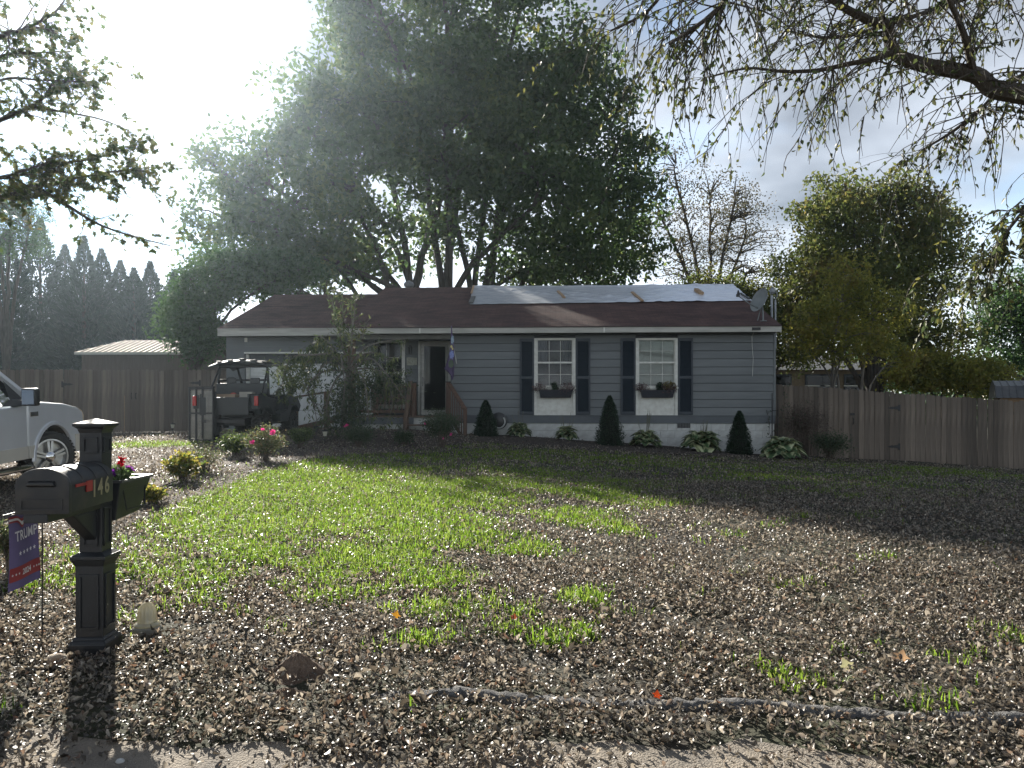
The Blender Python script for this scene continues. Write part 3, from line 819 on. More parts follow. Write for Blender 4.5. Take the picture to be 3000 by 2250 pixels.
# silver tarpaulin
tl, bl, br_ = hA(1384, bR), roof_pt(1376, 896), roof_pt(2204, 885)
tr_ = hA(2146, bR)
NX, NY = 260, 60
V = np.zeros((NX, NY, 3))
for i in range(NX):
    t = i/(NX-1)
    a_lo = bl[0]*(1-t)+br_[0]*t; b_lo = bl[1]*(1-t)+br_[1]*t; a_hi = tl*(1-t)+(tr_+.02)*t
    for j in range(NY):
        s = j/(NY-1)*1.12
        if s <= 1:
            a = a_lo*(1-s)+a_hi*s; b = b_lo*(1-s)+bR*s; z = roof_z(b)
        else:
            a = a_hi; b = bR+(s-1)*(bR-b_lo); z = zR-slope*(b-bR)
        rdg = lambda q: (1-abs(math.sin(q)))**2.2
        w = .040*rdg(a*1.9+b*2.6+.9*math.sin(b*1.7+a*.6))+.030*rdg(a*3.1-b*4.4+1.6*math.sin(a*.9+2))+.022*rdg(b*7.5+a*1.2+1.3*math.sin(a*1.1))+.016*rdg(a*6.3+b*3.1)
        w *= .22+.5*max(0, math.sin(a*.8+b*1.9+.5))
        V[i, j] = (a, b, z+.045+w+ (.022 if s > .94 else 0))
I = np.arange(NX*NY).reshape(NX, NY)
Fq = np.stack([I[:-1,:-1], I[1:,:-1], I[1:,1:], I[:-1,1:]], -1).reshape(-1, 4)
m_tarp = mat('silver_tarp', (.84,.86,.90), (.70,.73,.78), .24, 2.5, .6, 14, metal=.4, spec=.6, stretch=(1,3,1))
tp = link('tarp', np_mesh('tarp', V.reshape(-1,3), [Fq], m_tarp, True), None, HO, (0,0,-TH))
tag(tp, 'silver white tarpaulin spread over the right half of the roof', 'tarp')
def board(px0, py0, px1, py1, w, h, m, label):
    p, q = roof_pt(px0, py0), roof_pt(px1, py1)
    p = Vector(p)+Vector((0,0,.085)); q = Vector(q)+Vector((0,0,.085))
    mb = MB().beam(p, q, w, h, up=(0,-slope,1)); hobj(mb, 'wood_board', m, label, 'board', 'boards weighing down the tarpaulin', bevel=.004)
board(1635, 860, 1653, 879, .09, .04, M['wood_new'], 'short pale board lying on the tarpaulin left of the long board')
board(1852, 863, 1882, 889, .09, .04, M['wood_new'], 'long pale board lying aslant across the lower tarpaulin edge')
board(2039, 856, 2056, 868, .14, .10, M['wood_new'], 'thick block of brown timber holding the tarpaulin down')
board(1388, 842.5, 1381, 866, .06, .03, M['wood_new'], 'thin pale batten at the upper left tarpaulin corner')
board(1387, 876, 1379, 895, .14, .04, mat('grey_board', (.14,.14,.135)), 'grey board on the lower left tarpaulin corner')
board(2168, 866, 2196, 883, .08, .03, mat('dark_board', (.05,.055,.05)), 'dark batten along the sloping right tarpaulin edge')
# satellite dish
sp = Vector(roof_pt(2236, 942))
ds = empty('satellite_dish', hW(*sp), -TH, 'grey satellite dish on a bent arm near the right roof edge', 'satellite dish')
m_dish = mat('grey_dish', (.22,.24,.24), (.17,.19,.19), .55, 5)
mb = MB(); mb.tube([(0,0,.0),(.0,.02,.22),(-.02,.0,.36),(-.06,-.02,.50)], .024, 8); mb.lathe([(.10,.0),(.10,.02),(.03,.03)], 8); mb.build('mast', m_dish, ds)
mb = MB()
prof = [(.001, .075), (.12, .066), (.22, .045), (.30, .015), (.345, -.012), (.35, -.02), (.34, -.022), (.30, .004), (.22, .034), (.12, .055), (.001, .064)]
mb.lathe(prof, 28); dd_ = mb.build('dish', m_dish, ds, (-.11,-.02,.60), smooth=True)
dd_.rotation_mode = 'QUATERNION'; dd_.rotation_quaternion = Vector((-.87, -.36, .34)).to_track_quat('-Z', 'Y') 
mb = MB(); mb.tube([(-.08,-.03,.33),(-.42,-.16,.48),(-.74,-.26,.68)], [.02,.016,.016], 6); mb.build('feed_arm', m_dish, ds)
mb = MB(); mb.box(-.80,-.72,-.31,-.22,.66,.74); mb.lathe([(.03,0),(.035,.05),(.02,.12)], 8, (-.75,-.26,.72)); mb.build('receiver', M['black_iron'], ds)
mb = MB(); mb.beam((.05,.12,.02),(-.05,0,.42),.02,.02); mb.beam((-.14,.1,.0),(-.05,0,.42),.02,.02); mb.build('brace', m_dish, ds)

# paper notices by the door
for k, (p0, p1, q0, q1) in enumerate(((1192, 1211, 1047, 1070), (1210.5, 1222, 1048, 1069))):
    a0, a1 = hA(p0, bP), hA(p1, bP); zt, zb = hZ(p0, q0, bP), hZ(p0, q1, bP)
    n = 6; vs = []
    for i in range(n+1):
        t = i/n
        for z in (zb, zt): vs.append((a0+(a1-a0)*t, bP-.03-.008*math.sin(t*PI)-.002*k, z-.006*t))
    mb = MB().add(vs, [(2*i, 2*i+2, 2*i+3, 2*i+1) for i in range(n)])
    hobj(mb, 'paper_notice', mat('aged_paper', (.42,.42,.34), (.30,.30,.24), .9, 14),
         ('wide yellowed paper notice on the wall left of the front door' if k == 0 else 'narrow yellowed paper notice beside the door frame'), 'notice')
# bench on the porch
bn = empty('porch_bench', hW(hA(1150, .75), .75, zPF), -TH, 'dark slatted bench on the porch below the window', 'bench')
for sx in (-.5, .5):
    mb = MB(); mb.box(sx-.03, sx+.03, -.25, -.19, 0, .62); mb.box(sx-.03, sx+.03, .19, .25, 0, .85); mb.box(sx-.035, sx+.035, -.27, .25, .62, .66); mb.build('leg', M['wood_brown'], bn)
for i in range(5): MB().box(-.5, .5, -.22+i*.09, -.15+i*.09, .40, .425).build('slat', M['wood_brown'], bn)
for i in range(7): MB().box(-.45+i*.14, -.37+i*.14, .2, .22, .44, .8).build('slat', M['wood_brown'], bn)
MB().box(-.5, .5, .19, .23, .8, .88).build('top_rail', M['wood_brown'], bn)

# decorative flag hanging from the porch fascia
fl = empty('porch_flag', hW(hA(1316, -.7), -.7, hZ(1316, 1060, -.7)), -TH, 'purple garden flag with blue and yellow flowers hanging beside the front door', 'flag')
b_ = -.7
def fpx(px, py): return (hA(px, b_)-hA(1316, b_), hZ(px, py, b_)-hZ(1316, 1060, b_))
MB().tube([(fpx(1322,955)[0], .02, fpx(1322,955)[1]), (fpx(1325,1000)[0], .25, fpx(1325,1000)[1]-.1), (fpx(1330,1060)[0], .62, fpx(1330,1062)[1])], .012, 6).build('pole', M['white'], fl)
outl = [(955,1321.5,1324),(975,1321,1325.5),(992,1320,1329),(1010,1319,1330),(1030,1316,1331),(1050,1312,1331),(1070,1306,1331),(1080,1301.5,1331),(1092,1314,1331),(1100,1320,1329.5),(1113,1323,1327)]
def flag_sheet(x0f, x1f, rows_, off):
    vs, fs = [], []
    nx = 8
    for r_, (py, l, rr) in enumerate(rows_):
        for i in range(nx+1):
            t = i/nx; px = l+(rr-l)*t
            x, z = fpx(px, py); vs.append((x, .03*math.sin(t*7+r_*.4)*(.3+.7*r_/len(rows_))-off, z))
    for r_ in range(len(rows_)-1):
        for i in range(nx): k = r_*(nx+1)+i; fs.append((k, k+1, k+nx+2, k+nx+1))
    return MB().add(vs, fs)
flag_sheet(0, 1, outl, 0).build('cloth', leaf_mat('purple_cloth', [(.12,.09,.17),(.14,.10,.19)], .35, .8), fl, smooth=True)
def blob(cx, cy, rx, ry, m, off, jag=0.2, n=14):
    vs = []
    for k in range(n):
        a = 2*PI*k/n; f = 1+jag*math.sin(k*2.7); x, z = fpx(cx+rx*f*math.cos(a), cy+ry*f*math.sin(a)); vs.append((x, -off, z))
    MB().add(vs, [tuple(range(n))]).build('flower_print', m, fl)
m_blue = mat('blue_print', (.28,.32,.60), (.16,.2,.45), .8, 30); m_teal = mat('teal_print', (.22,.32,.40), (.4,.45,.55), .8, 30); m_yel = mat('yellow_print', (.75,.65,.28), None, .8)
m_grn = mat('green_grey_print', (.10,.13,.09), None, .8)
blob(1326, 996, 4.5, 12, m_teal, .045, .3); blob(1323, 1015.5, 3.4, 4, m_yel, .05, .15); blob(1326.5, 1022, 2.4, 4, m_yel, .052, .15)
blob(1324, 1039, 6.5, 13, m_blue, .045, .28); blob(1322, 1066, 8, 12, m_grn, .045, .2)

# window boxes
m_wb = mat('black_window_box', (.012,.015,.025), None, .5)
m_dry = leaf_mat('dry_plum_flowers', [(.10,.06,.065),(.16,.10,.10),(.07,.05,.045)], .2, .8)
m_dkgreen = leaf_mat('dark_green_foliage', [(.02,.04,.022),(.035,.06,.03)], .2, .6)
m_yelfl = leaf_mat('yellow_flowers', [(.30,.28,.08),(.20,.16,.08),(.10,.10,.05)], .25, .8)
def foliage(n, c, r, L, W, m, name, parent, sq=1.0):
    P = rnd_dir(n)*(rng.random((n,1))**.45)*np.array(r)+np.array(c)
    V, Fq = leaf_quads(P, rng.uniform(.6,1.2,n)*L, rng.uniform(.6,1.2,n)*W)
    return link(name, np_mesh(name, V, [Fq], m), parent)
for (p0, p1, lab, spec_) in ((1579, 1677, 'black window box with drying plum flowers under the bare-glass window', 0), (1878, 1976, 'black window box with yellow flowers under the window with blinds', 1)):
    a0, a1 = hA(p0, -.2), hA(p1, -.2); zt, zb = hZ(p0, 1143, -.2), hZ(p0, 1165, -.2)
    wb = empty('window_box', hW((a0+a1)/2, -.11, zb), -TH, lab, 'window box', 'window boxes on the front wall')
    w = (a1-a0)/2; h = zt-zb
    mb = MB(); mb.hexa([(-w+.04,-.10,0),(w-.04,-.10,0),(w-.04,.08,0),(-w+.04,.08,0),(-w,-.13,h),(w,-.13,h),(w,.08,h),(-w,.08,h)])
    mb.box(-w-.01, w+.01, -.14, .085, h-.02, h+.004); mb.build('trough', m_wb, wb, bevel=.008)
    for c, r, n in (((-w+.02,-.03,h+.08),(.22,.12,.14),260), ((w-.16,-.06,h+.02),(.28,.14,.2),420)):
        foliage(n, c, r, .045, .03, m_dry if not spec_ else m_dry, 'dried_flowers', wb)
        st = MB()
        for _ in range(16):
            x = c[0]+random.uniform(-.2,.2); e = Vector((x+random.uniform(-.15,.15), -.05+random.uniform(-.1,.05), h+random.uniform(-.1,.22)))
            st.tube([(x*.9,-.02,h), (x,-.03,h+.05), e], .003, 4)
        st.build('stems', m_dry, wb)
    foliage(420, (-.02 if not spec_ else .06, -.03, h+.10), (.10,.09,.13), .05, .03, m_dkgreen, 'foliage', wb)
    if spec_: foliage(420, (.32,-.04,h+.12), (.22,.1,.14), .04, .035, m_yelfl, 'flowers', wb)

# hose reel
hr = empty('hose_reel', hW(hA(1462,-.35), -.35, float(gz(-.4, 21.6))), -TH, 'black and white round hose reel against the white foundation', 'hose reel')
zc = hZ(1462, 1233, -.35)-float(gz(-.4, 21.6))
mb = MB(); mb.lathe([(.22,-.10),(.235,-.09),(.235,.09),(.22,.10)], 24, (0,0,zc), axis='y'); mb.build('drum', M['black_plastic'], hr, smooth=True)
mb = MB(); mb.tube([(.17*math.cos(q), -.115, zc-.02+.18*math.sin(q)) for q in np.linspace(R(-130), R(40), 14)], .022, 6); mb.tube([(.17*math.cos(q), -.105, zc+.02+.17*math.sin(q)) for q in np.linspace(R(150), R(215), 6)], .014, 6); mb.build('front_ring', mat('pale_grey_plastic', (.5,.5,.48)), hr, smooth=True)
mb = MB(); mb.box(-.05,.05,.10,.33,zc-.06,zc+.06); mb.tube([(-.1,0,zc-.18),(-.12,-.03,.1),(-.25,-.1,.03)], .012, 6); mb.build('bracket', M['black_plastic'], hr)

# ================================================================== fences
def picket_mesh(w, h, key):
    mb = MB(); c = .03
    mb.prism([(-w/2,0),(w/2,0),(w/2,h-c),(w/2-c,h),(-w/2+c,h),(-w/2,h-c)], 'y', 0, .018)
    return mb.mesh('picket', M['picket'], bevel=0)
def hinge(parent, p, s, L=.36):
    mb = MB(); x, y, z = p
    mb.prism([(x,z-.09),(x+s*.05,z-.09),(x+s*.06,z-.05),(x+s*L*.55,z-.028),(x+s*L*.6,z-.04),(x+s*L,z),(x+s*L*.6,z+.04),(x+s*L*.55,z+.028),(x+s*.06,z+.05),(x+s*.05,z+.09),(x,z+.09)], 'y', y-.008, y)
    mb.build('hinge', M['black_iron'], parent)
def fence(p0, p1, h, z0f, ztf, label, gates, wdt=.14):
    """pickets from p0 to p1 (world xy); z0f/ztf give bottom and top height at distance s"""
    p0, p1 = Vector((*p0, 0)), Vector((*p1, 0)); d = p1-p0; L = d.length; ang = math.atan2(d.y, d.x)
    fe = empty('fence', (p0.x, p0.y, 0), ang, label, 'fence')
    meshes = {}
    s = 0; k = 0
    while s < L:
        zb, zt = z0f(s), ztf(s)
        zt += random.uniform(-.022, .018)
        hk = round(zt-zb, 2)
        if hk not in meshes: meshes[hk] = picket_mesh(wdt-.006, hk, hk)
        o = link('picket', meshes[hk], fe, (s+wdt/2, random.uniform(-.003,.003), zb), (random.uniform(-.006,.006), random.uniform(-.006,.006), 0))
        s += wdt + random.uniform(-.003, .004); k += 1
    for f in (.2, .82):
        n = 6
        for i in range(n):
            s0, s1 = L*i/n, L*(i+1)/n
            MB().beam((s0, .045, z0f(s0)+(ztf(s0)-z0f(s0))*f), (s1, .045, z0f(s1)+(ztf(s1)-z0f(s1))*f), .04, .09).build('rail', M['picket'], fe)
    i = 0
    while i*2.4 < L:
        s0 = i*2.4; MB().box(s0, s0+.09, .066, .155, z0f(s0)-.2, ztf(s0)-.05).build('fence_post', M['picket'], fe); i += 1
    gates(fe)
    return fe
# right fence: sloping down to the right
fr0 = hW(aR-.02, .55); fr1 = at(3160, 1200, 21.6)
def fz(px, py, y): return CZ+(HY-py)/F*y
LR = (Vector((fr1.x, fr1.y)) - Vector((fr0.x, fr0.y))).length
zt_r = lambda s: np.interp(s/LR, [0, 1], [fz(2275, 1124, 22.3), fz(3160, 1188, 21.6)])
def zb_r(s):
    x = fr0.x+(fr1.x-fr0.x)*s/LR; y = fr0.y+(fr1.y-fr0.y)*s/LR; return float(gz(x, y))+.02
def gates_r(fe):
    sc = LR/(3160-2275)
    for px, py in ((2657, 1195), (2657, 1308)): hinge(fe, ((px-2275)*sc, -.006, fz(px, py, 22)), -1)
    s0 = (2519-2275)*sc
    mb = MB(); mb.box(s0-.06, s0+.06, -.03, -.006, fz(2519,1217,22), fz(2519,1210,22)); mb.tube([(s0+.02,-.01,fz(2519,1224,22)),(s0+.02,-.06,fz(2519,1228,22)),(s0+.02,-.06,fz(2519,1238,22)),(s0+.02,-.01,fz(2519,1243,22))], .012, 6)
    mb.build('gate_latch', M['black_iron'], fe)
    mb = MB(); s1 = (2516-2275)*sc; mb.box(s1-.006, s1+.006, -.004, .02, zb_r(s1), zt_r(s1)-.02); mb.build('gate_gap', M['black_iron'], fe)
fence((fr0.x, fr0.y), (fr1.x, fr1.y), 1.85, zb_r, zt_r, 'weathered grey picket fence with a single gate right of the house', gates_r)
# left fence: level top, double gate
fl0 = at(-260, 1082, 23.2); fl1 = hW(gW0, 1.6)
LL = (Vector((fl1.x, fl1.y)) - Vector((fl0.x, fl0.y))).length
pxs = lambda px: (px-(-260))/F*23.2
zt_l = lambda s: fz(0, 1081, 23.2) + .0*s
def zb_l(s):
    x = fl0.x+(fl1.x-fl0.x)*s/LL; y = fl0.y+(fl1.y-fl0.y)*s/LL; return float(gz(x, y))+.02
def gates_l(fe):
    for px, py, s in ((160, 1125, 1), (562, 1120, -1), (160, 1232, 1)): hinge(fe, (pxs(px), -.006, fz(0, py, 23.2)), s)
    for px in (361, 374):
        mb = MB(); z = fz(0, 1160, 23.2); x = pxs(px); mb.tube([(x,-.01,z-.09),(x,-.05,z-.07),(x,-.05,z+.07),(x,-.01,z+.09)], .014, 6); mb.build('gate_handle', M['black_iron'], fe)
    mb = MB(); mb.box(pxs(340)-.006, pxs(340)+.006, -.004, .02, zb_l(pxs(340)), zt_l(0)); mb.build('gate_gap', M['wood_new'], fe)
fence((fl0.x, fl0.y), (fl1.x, fl1.y), 1.9, zb_l, zt_l, 'weathered grey picket fence with a double gate left of the garage', gates_l)

# ================================================================== sheds and the neighbour's house
m_metal_roof = mat('tan_metal_roof', (.24,.185,.135), (.19,.145,.105), .75, 4, metal=0., spec=.2)
m_shed = mat('brown_shed_wall', (.11,.085,.068), (.08,.062,.05), .8, 5, .4, 30, stretch=(6,6,.5))
y_ = 31.0
shx0, shx1 = at(222, 0, y_).x, at(600, 0, y_).x
sh = empty('shed', ((shx0+shx1)/2, y_, .6), 0, 'low brown shed with ribbed tan metal roof behind the left fence', 'shed')
hw = (shx1-shx0)/2; ze_ = fz(0, 1032, y_)-.6; zr_ = fz(0, 998, y_+2.2)-.6
MB().box(-hw+.15, hw-.15, 0.15, 4.0, 0, ze_).build('wall', m_shed, sh)
mb = MB(); mb.add([(-hw,-.1,ze_),(hw,-.1,ze_),(hw-.0,2.1,zr_),(-hw+.9,2.1,zr_),(hw,4.3,ze_),(-hw,4.3,ze_)], [(0,1,2,3),(3,2,4,5),(0,3,5)])
rf = mb.build('roof', m_metal_roof, sh)
n = int(2*hw/.23)
for i in range(n+1):
    x = -hw+.02+i*.23*(2*hw/(n*.23)); t = 1 if x > -hw+.9 else (x+hw)/.9
    MB().beam((x,-.1,ze_+.015), (x, -.1+2.2*t, ze_+.015+(zr_-ze_)*t), .03, .03).build('rib', m_metal_roof, rf)
MB().box(-hw, hw, -.12, -.10, ze_-.10, ze_+.0).build('fascia', M['fascia'], sh)
# gambrel shed at the right
y_ = 27.0; x0 = at(2908, 0, y_).x
gs = empty('garden_shed', (x0, y_, -.3), R(-27), 'small shed with grey ribbed gambrel roof beyond the right fence', 'shed')
z1_, z2_, z3_ = fz(0,1166,y_)+.3, fz(0,1131,y_+.5)+.3, fz(0,1116,y_+1.2)+.3
m_gr = mat('grey_ribbed_roof', (.09,.095,.10), (.14,.14,.14), .45, 3, metal=.3)
MB().box(.25, 3.6, .12, 2.6, 0, z1_).build('wall', mat('tan_barn_wall', (.28,.18,.10), None, .8), gs)
rf = MB().add([(.1,0,z1_),(3.8,0,z1_),(.1,.45,z2_),(3.8,.45,z2_),(.1,1.35,z3_),(3.8,1.35,z3_),(.1,2.25,z2_),(3.8,2.25,z2_),(.1,2.7,z1_),(3.8,2.7,z1_)],
              [(0,1,3,2),(2,3,5,4),(4,5,7,6),(6,7,9,8),(0,2,4,6,8)]).build('roof', m_gr, gs)
for i in range(18):
    x = .12+i*.21
    mb = MB(); mb.beam((x,0,z1_+.01),(x,.45,z2_+.01),.025,.025); mb.beam((x,.45,z2_+.01),(x,1.35,z3_+.01),.025,.025); mb.build('rib', m_gr, rf)
# neighbour's house
y_ = 46.0
nx0, nx1 = at(2215, 0, y_).x, at(2545, 0, y_).x
nh = empty('house', ((nx0+nx1)/2, y_, -.3), 0, 'low tan brick house with grey roof far beyond the right fence', 'house')
hw = (nx1-nx0)/2; ze_ = fz(0,1083,y_)+.3; zr_ = fz(0,1040,y_+4)+.3
m_tan = mat('tan_brick', (.24,.18,.115), (.19,.14,.09), .85, 8)
MB().box(-hw, hw, .5, 8, 0, ze_).build('wall', m_tan, nh)
MB().add([(-hw-.3,0,ze_),(hw+.3,0,ze_),(hw+.3,4.2,zr_),(-hw-.3,4.2,zr_),(hw+.3,8.4,ze_),(-hw-.3,8.4,ze_)], [(0,1,2,3),(3,2,4,5),(0,3,5),(1,4,2),(0,5,4,1)]).build('roof', mat('grey_shingle', (.075,.08,.09), (.055,.06,.065), .85, 6), nh)
for px in (2300, 2395, 2440, 2510):
    x = at(px, 0, y_).x-(nx0+nx1)/2
    w = MB().box(x-.55, x+.55, .42, .5, ze_-1.75, ze_-.25).build('window', M['dark_door'], nh)
    MB().box(x-.45, x+.45, .405, .418, ze_-1.65, ze_-.35).build('pane', M['glass_dark'], w)
    MB().box(x-.6, x+.6, .40, .419, ze_-.98, ze_-.92).build('frame', M['white'], w)

# ================================================================== mailbox group
def text_mesh(s, size, offset=0.0, spacing=1.0):
    cu = bpy.data.curves.new('t', 'FONT'); cu.body = s; cu.size = size; cu.offset = offset; cu.space_character = spacing
    cu.align_x = 'CENTER'; cu.align_y = 'CENTER'; cu.resolution_u = 3
    o = bpy.data.objects.new('t', cu); COL.objects.link(o)
    dg = bpy.context.evaluated_depsgraph_get(); dg.update()
    me = bpy.data.meshes.new_from_object(o.evaluated_get(dg))
    vs = [tuple(v.co) for v in me.vertices]; fs = [tuple(p.vertices) for p in me.polygons]
    bpy.data.objects.remove(o); bpy.data.curves.remove(cu); bpy.data.meshes.remove(me)
    return vs, fs
MX, MY = -2.62, 4.87
mg = float(gz(MX, MY)) - .02
mp = empty('mailbox_post', (MX, MY, mg), R(2), 'black moulded mailbox post with pyramid cap and panelled plinth', 'mailbox post')
def sq(mb, w0, w1, z0, z1):
    w0, w1 = w0*.69, w1*.69
    mb.hexa([(-w0,-w0,z0),(w0,-w0,z0),(w0,w0,z0),(-w0,w0,z0),(-w1,-w1,z1),(w1,-w1,z1),(w1,w1,z1),(-w1,w1,z1)]); return mb
mb = MB(); sq(mb,.165,.165,0,.085); sq(mb,.165,.145,.0851,.105); sq(mb,.145,.128,.1051,.125); mb.build('base', M['post_black'], mp, bevel=.006)
mb = MB(); sq(mb,.122,.122,.12,.575); mb.build('plinth', M['post_black'], mp, bevel=.006)
mb = MB(); sq(mb,.125,.15,.56,.60); sq(mb,.155,.155,.601,.625); sq(mb,.15,.105,.6251,.645); mb.build('plinth_cap', M['post_black'], mp, bevel=.005)
mb = MB(); sq(mb,.098,.098,.64,1.40); mb.build('shaft', M['post_black'], mp, bevel=.006)
mb = MB(); sq(mb,.10,.112,1.385,1.41); sq(mb,.112,.135,1.411,1.425); sq(mb,.142,.142,1.426,1.445); sq(mb,.138,.003,1.4451,1.475); mb.build('cap', M['post_black'], mp, bevel=.004)
def mould(w, h, z, y, face):   # recessed panel outline on a face
    mb = MB(); t = .014
    for x0, x1, q0, q1 in ((-w,w,z,z+t),(-w,w,z+h-t,z+h),(-w,-w+t,z+t,z+h-t),(w-t,w,z+t,z+h-t)):
        if face == 'f': mb.box(x0,x1,-y-.010,-y+.002,q0,q1)
        else: mb.box(y-.002,y+.010,x0,x1,q0,q1)
    mb.build('panel_moulding', M['post_black'], mp, bevel=.003)
for f in 'fr': mould(.060,.34,.17,.0842,f); mould(.046,.24,.68,.0676,f)
mould(.046,.1,1.26,.0676,'r'); mould(.046,.1,1.26,.0676,'f')
mb = MB(); mb.box(-.065,.065,-.66,-.068,.915,.965); mb.prism([(-.068,.72),(-.068,.91),(-.34,.91),(-.28,.87),(-.18,.80)], 'x', -.04, .04); mb.build('support_arm', M['post_black'], mp, bevel=.008)
# the mailbox itself
mbx = empty('mailbox', (MX+.010, MY-.082, mg+.967), R(5), 'large black metal mailbox with arched top, red flag and brass number 146', 'mailbox')
Wm, Hm, Lm = .135, .15, .58
arch = [(-Wm,0),(Wm,0),(Wm,Hm)]+[(Wm*math.cos(a), Hm+.095*math.sin(a)) for a in np.linspace(.12, PI-.12, 15)]+[(-Wm,Hm)]
mb = MB(); mb.prism(arch, 'y', -Lm+.035, 0); mb.build('body', M['mailbox'], mbx, smooth=True, bevel=.004)
arch2 = [(x*1.045, z*1.03-.003) for x, z in arch]
mb = MB(); mb.prism(arch2, 'y', -Lm, -Lm+.034)
dm = mb.build('door', M['mailbox'], mbx, smooth=True, bevel=.006)
mb = MB(); mb.hexa([(-.075,-Lm-.022,.155),(.075,-Lm-.022,.155),(.075,-Lm,.145),(-.075,-Lm,.145),(-.06,-Lm-.022,.172),(.06,-Lm-.022,.172),(.07,-Lm,.182),(-.07,-Lm,.182)]); mb.build('handle', M['black_plastic'], dm, bevel=.004)
mb = MB()
for x0, x1, q0, q1 in ((-.11,.11,.02,.027),(-.11,.11,.073,.08),(-.11,-.103,.027,.073),(.103,.11,.027,.073)): mb.box(x0,x1,-Lm-.006,-Lm+.001,q0,q1)
mb.build('panel_moulding', M['mailbox'], dm)
for y in (-.08, -.24, -.40): 
    rib = MB(); n = 15
    pts = [(Wm*1.008*math.cos(a), y, Hm+.098*math.sin(a)) for a in np.linspace(.12, PI-.12, n)]
    rib.tube(pts, .004, 5); rib.build('rib', M['mailbox'], mbx)
m_redflag = mat('red_flag_metal', (.35,.03,.03), (.25,.02,.02), .5, 10)
mb = MB(); mb.box(Wm+.003,Wm+.009,-.50,-.30,.135,.152); mb.box(Wm+.003,Wm+.010,-.375,-.30,.095,.158); mb.build('flag', m_redflag, mbx, bevel=.002)
m_brass = mat('brass_number', (.42,.36,.26), (.34,.29,.2), .4, 9, metal=.5)
for ch, yy, zz in (('1', -.265, .098), ('4', -.185, .101), ('6', -.095, .104)):
    vs, fs = text_mesh(ch, .135, .004)
    MB().add([(Wm+.004, x+yy, y+zz) for x, y, _ in vs], fs).build('numeral', m_brass, mbx)
# planter on the far side of the post
pln = empty('mailbox_planter', (MX+.01, MY+.070, mg+.82), R(2), 'dark tapered planter box with red and purple flowers behind the mailbox post', 'planter')
mb = MB()
L1, w0, w1, h = .46, .075, .105, .24
mb.hexa([(-w0,0,0),(w0,0,0),(w0,L1-.12,0.02),(-w0,L1-.12,0.02),(-w1,0,h),(w1,0,h),(w1,L1,h),(-w1,L1,h)]); mb.build('box', M['post_black'], pln, bevel=.006)
mb = MB(); t = .016
mb.box(-w1-.012,w1+.012,-.0,.02,h,h+.016); mb.box(-w1-.012,w1+.012,L1-.01,L1+.012,h,h+.016); mb.box(-w1-.012,-w1+.012,.021,L1-.011,h,h+.016); mb.box(w1-.012,w1+.012,.021,L1-.011,h,h+.016)
mb.build('rim', mat('grey_rim', (.10,.10,.095), None, .4), pln)
mb = MB(); mb.tube([(w0+.045,.06,.06),(w1-.01,.06,h-.05),(w1-.01,L1-.08,h-.05),(w0+.045,L1-.14,.06),(w0+.045,.06,.06)], .006, 4); mb.build('panel_moulding', M['post_black'], pln)
MB().box(-w1+.013,w1-.013,.021,L1-.011,h-.03,h-.01).build('soil', M['soil'], pln)
fo = foliage(800, (0,.17,h+.035), (.09,.14,.06), .035, .02, leaf_mat('planter_leaves', [(.05,.085,.03),(.09,.14,.05),(.16,.2,.1)], .35), 'foliage', pln)
m_fred = leaf_mat('red_petals', [(.36,.02,.03),(.28,.012,.02)], .3); m_fpur = leaf_mat('purple_petals', [(.12,.03,.22),(.2,.05,.3),(.3,.08,.28)], .4)
foliage(40, (.02,.20,h+.13), (.014,.014,.035), .03, .02, m_fred, 'flower', pln)
for c in ((.02,.08,h+.055), (.05,.24,h+.07), (-.03,.21,h+.055)): foliage(34, c, (.022,.022,.016), .032, .024, m_fpur, 'flower', pln)

# yard flag on a wire stand
pb = ground(122, 1882)
yf = empty('yard_flag', pb, 0, 'purple and red campaign flag with white lettering on a thin wire stand', 'flag')
dirf = Vector((-.05, -1, 0)).normalized(); norf = Vector((dirf.y, -dirf.x, 0))      # from the pole towards the free edge
if norf.x < 0: norf = -norf
FW, FH, ZT = .335, .46, 0.0
ztop = CZ+(HY-1486)/F*pb.y - pb.z
def fmap(s, t, off=0.0):          # s 0..1 left to right as read, t 0..1 from the bottom
    d = (1-s)*FW; bend = .018*math.sin(s*4.2+1.0)+.010*math.sin(t*3+s*2)
    p = dirf*d + norf*(bend+off); return (p.x, p.y, ztop-FH*(1-t)-.012*(1-s))
mb = MB(); mb.tube([(0.004,0,-.05),(0.004,0,ztop+.012)], .0045, 6); e = dirf*(FW+.02); mb.tube([(0.004,0,ztop+.010),(e.x,e.y,ztop-.004)], .0045, 6); mb.build('wire_stand', M['black_iron'], yf)
def cloth2d(s0, s1, t0f, t1f, off, m, name, ns=24, nt=2):
    vs, fs = [], []
    for i in range(ns+1):
        s = s0+(s1-s0)*i/ns
        for j in range(nt+1):
            t = t0f(s)+(t1f(s)-t0f(s))*j/nt; vs.append(fmap(s, t, off))
    for i in range(ns):
        for j in range(nt): k = i*(nt+1)+j; fs.append((k, k+nt+1, k+nt+2, k+1))
    return MB().add(vs, fs).build(name, m, yf, smooth=True)
m_fp = leaf_mat('flag_purple', [(.07,.06,.12),(.07,.06,.12)], .10, .8); m_fr = mat('flag_red', (.34,.045,.045), None, .8); m_fw = mat('flag_white', (.85,.82,.82), None, .8)
cloth2d(0, 1, lambda s: 0, lambda s: 1, 0, m_fp, 'cloth', 24, 16)
cloth2d(0.01, .995, lambda s: .115, lambda s: .30, .0025, m_fr, 'red_band', 24, 4)
cloth2d(.0, .6, lambda s: .90-.10*math.exp(-((s-.42)/.12)**2), lambda s: .985-.06*math.exp(-((s-.42)/.14)**2), .0025, m_fr, 'swoosh', 30, 2)
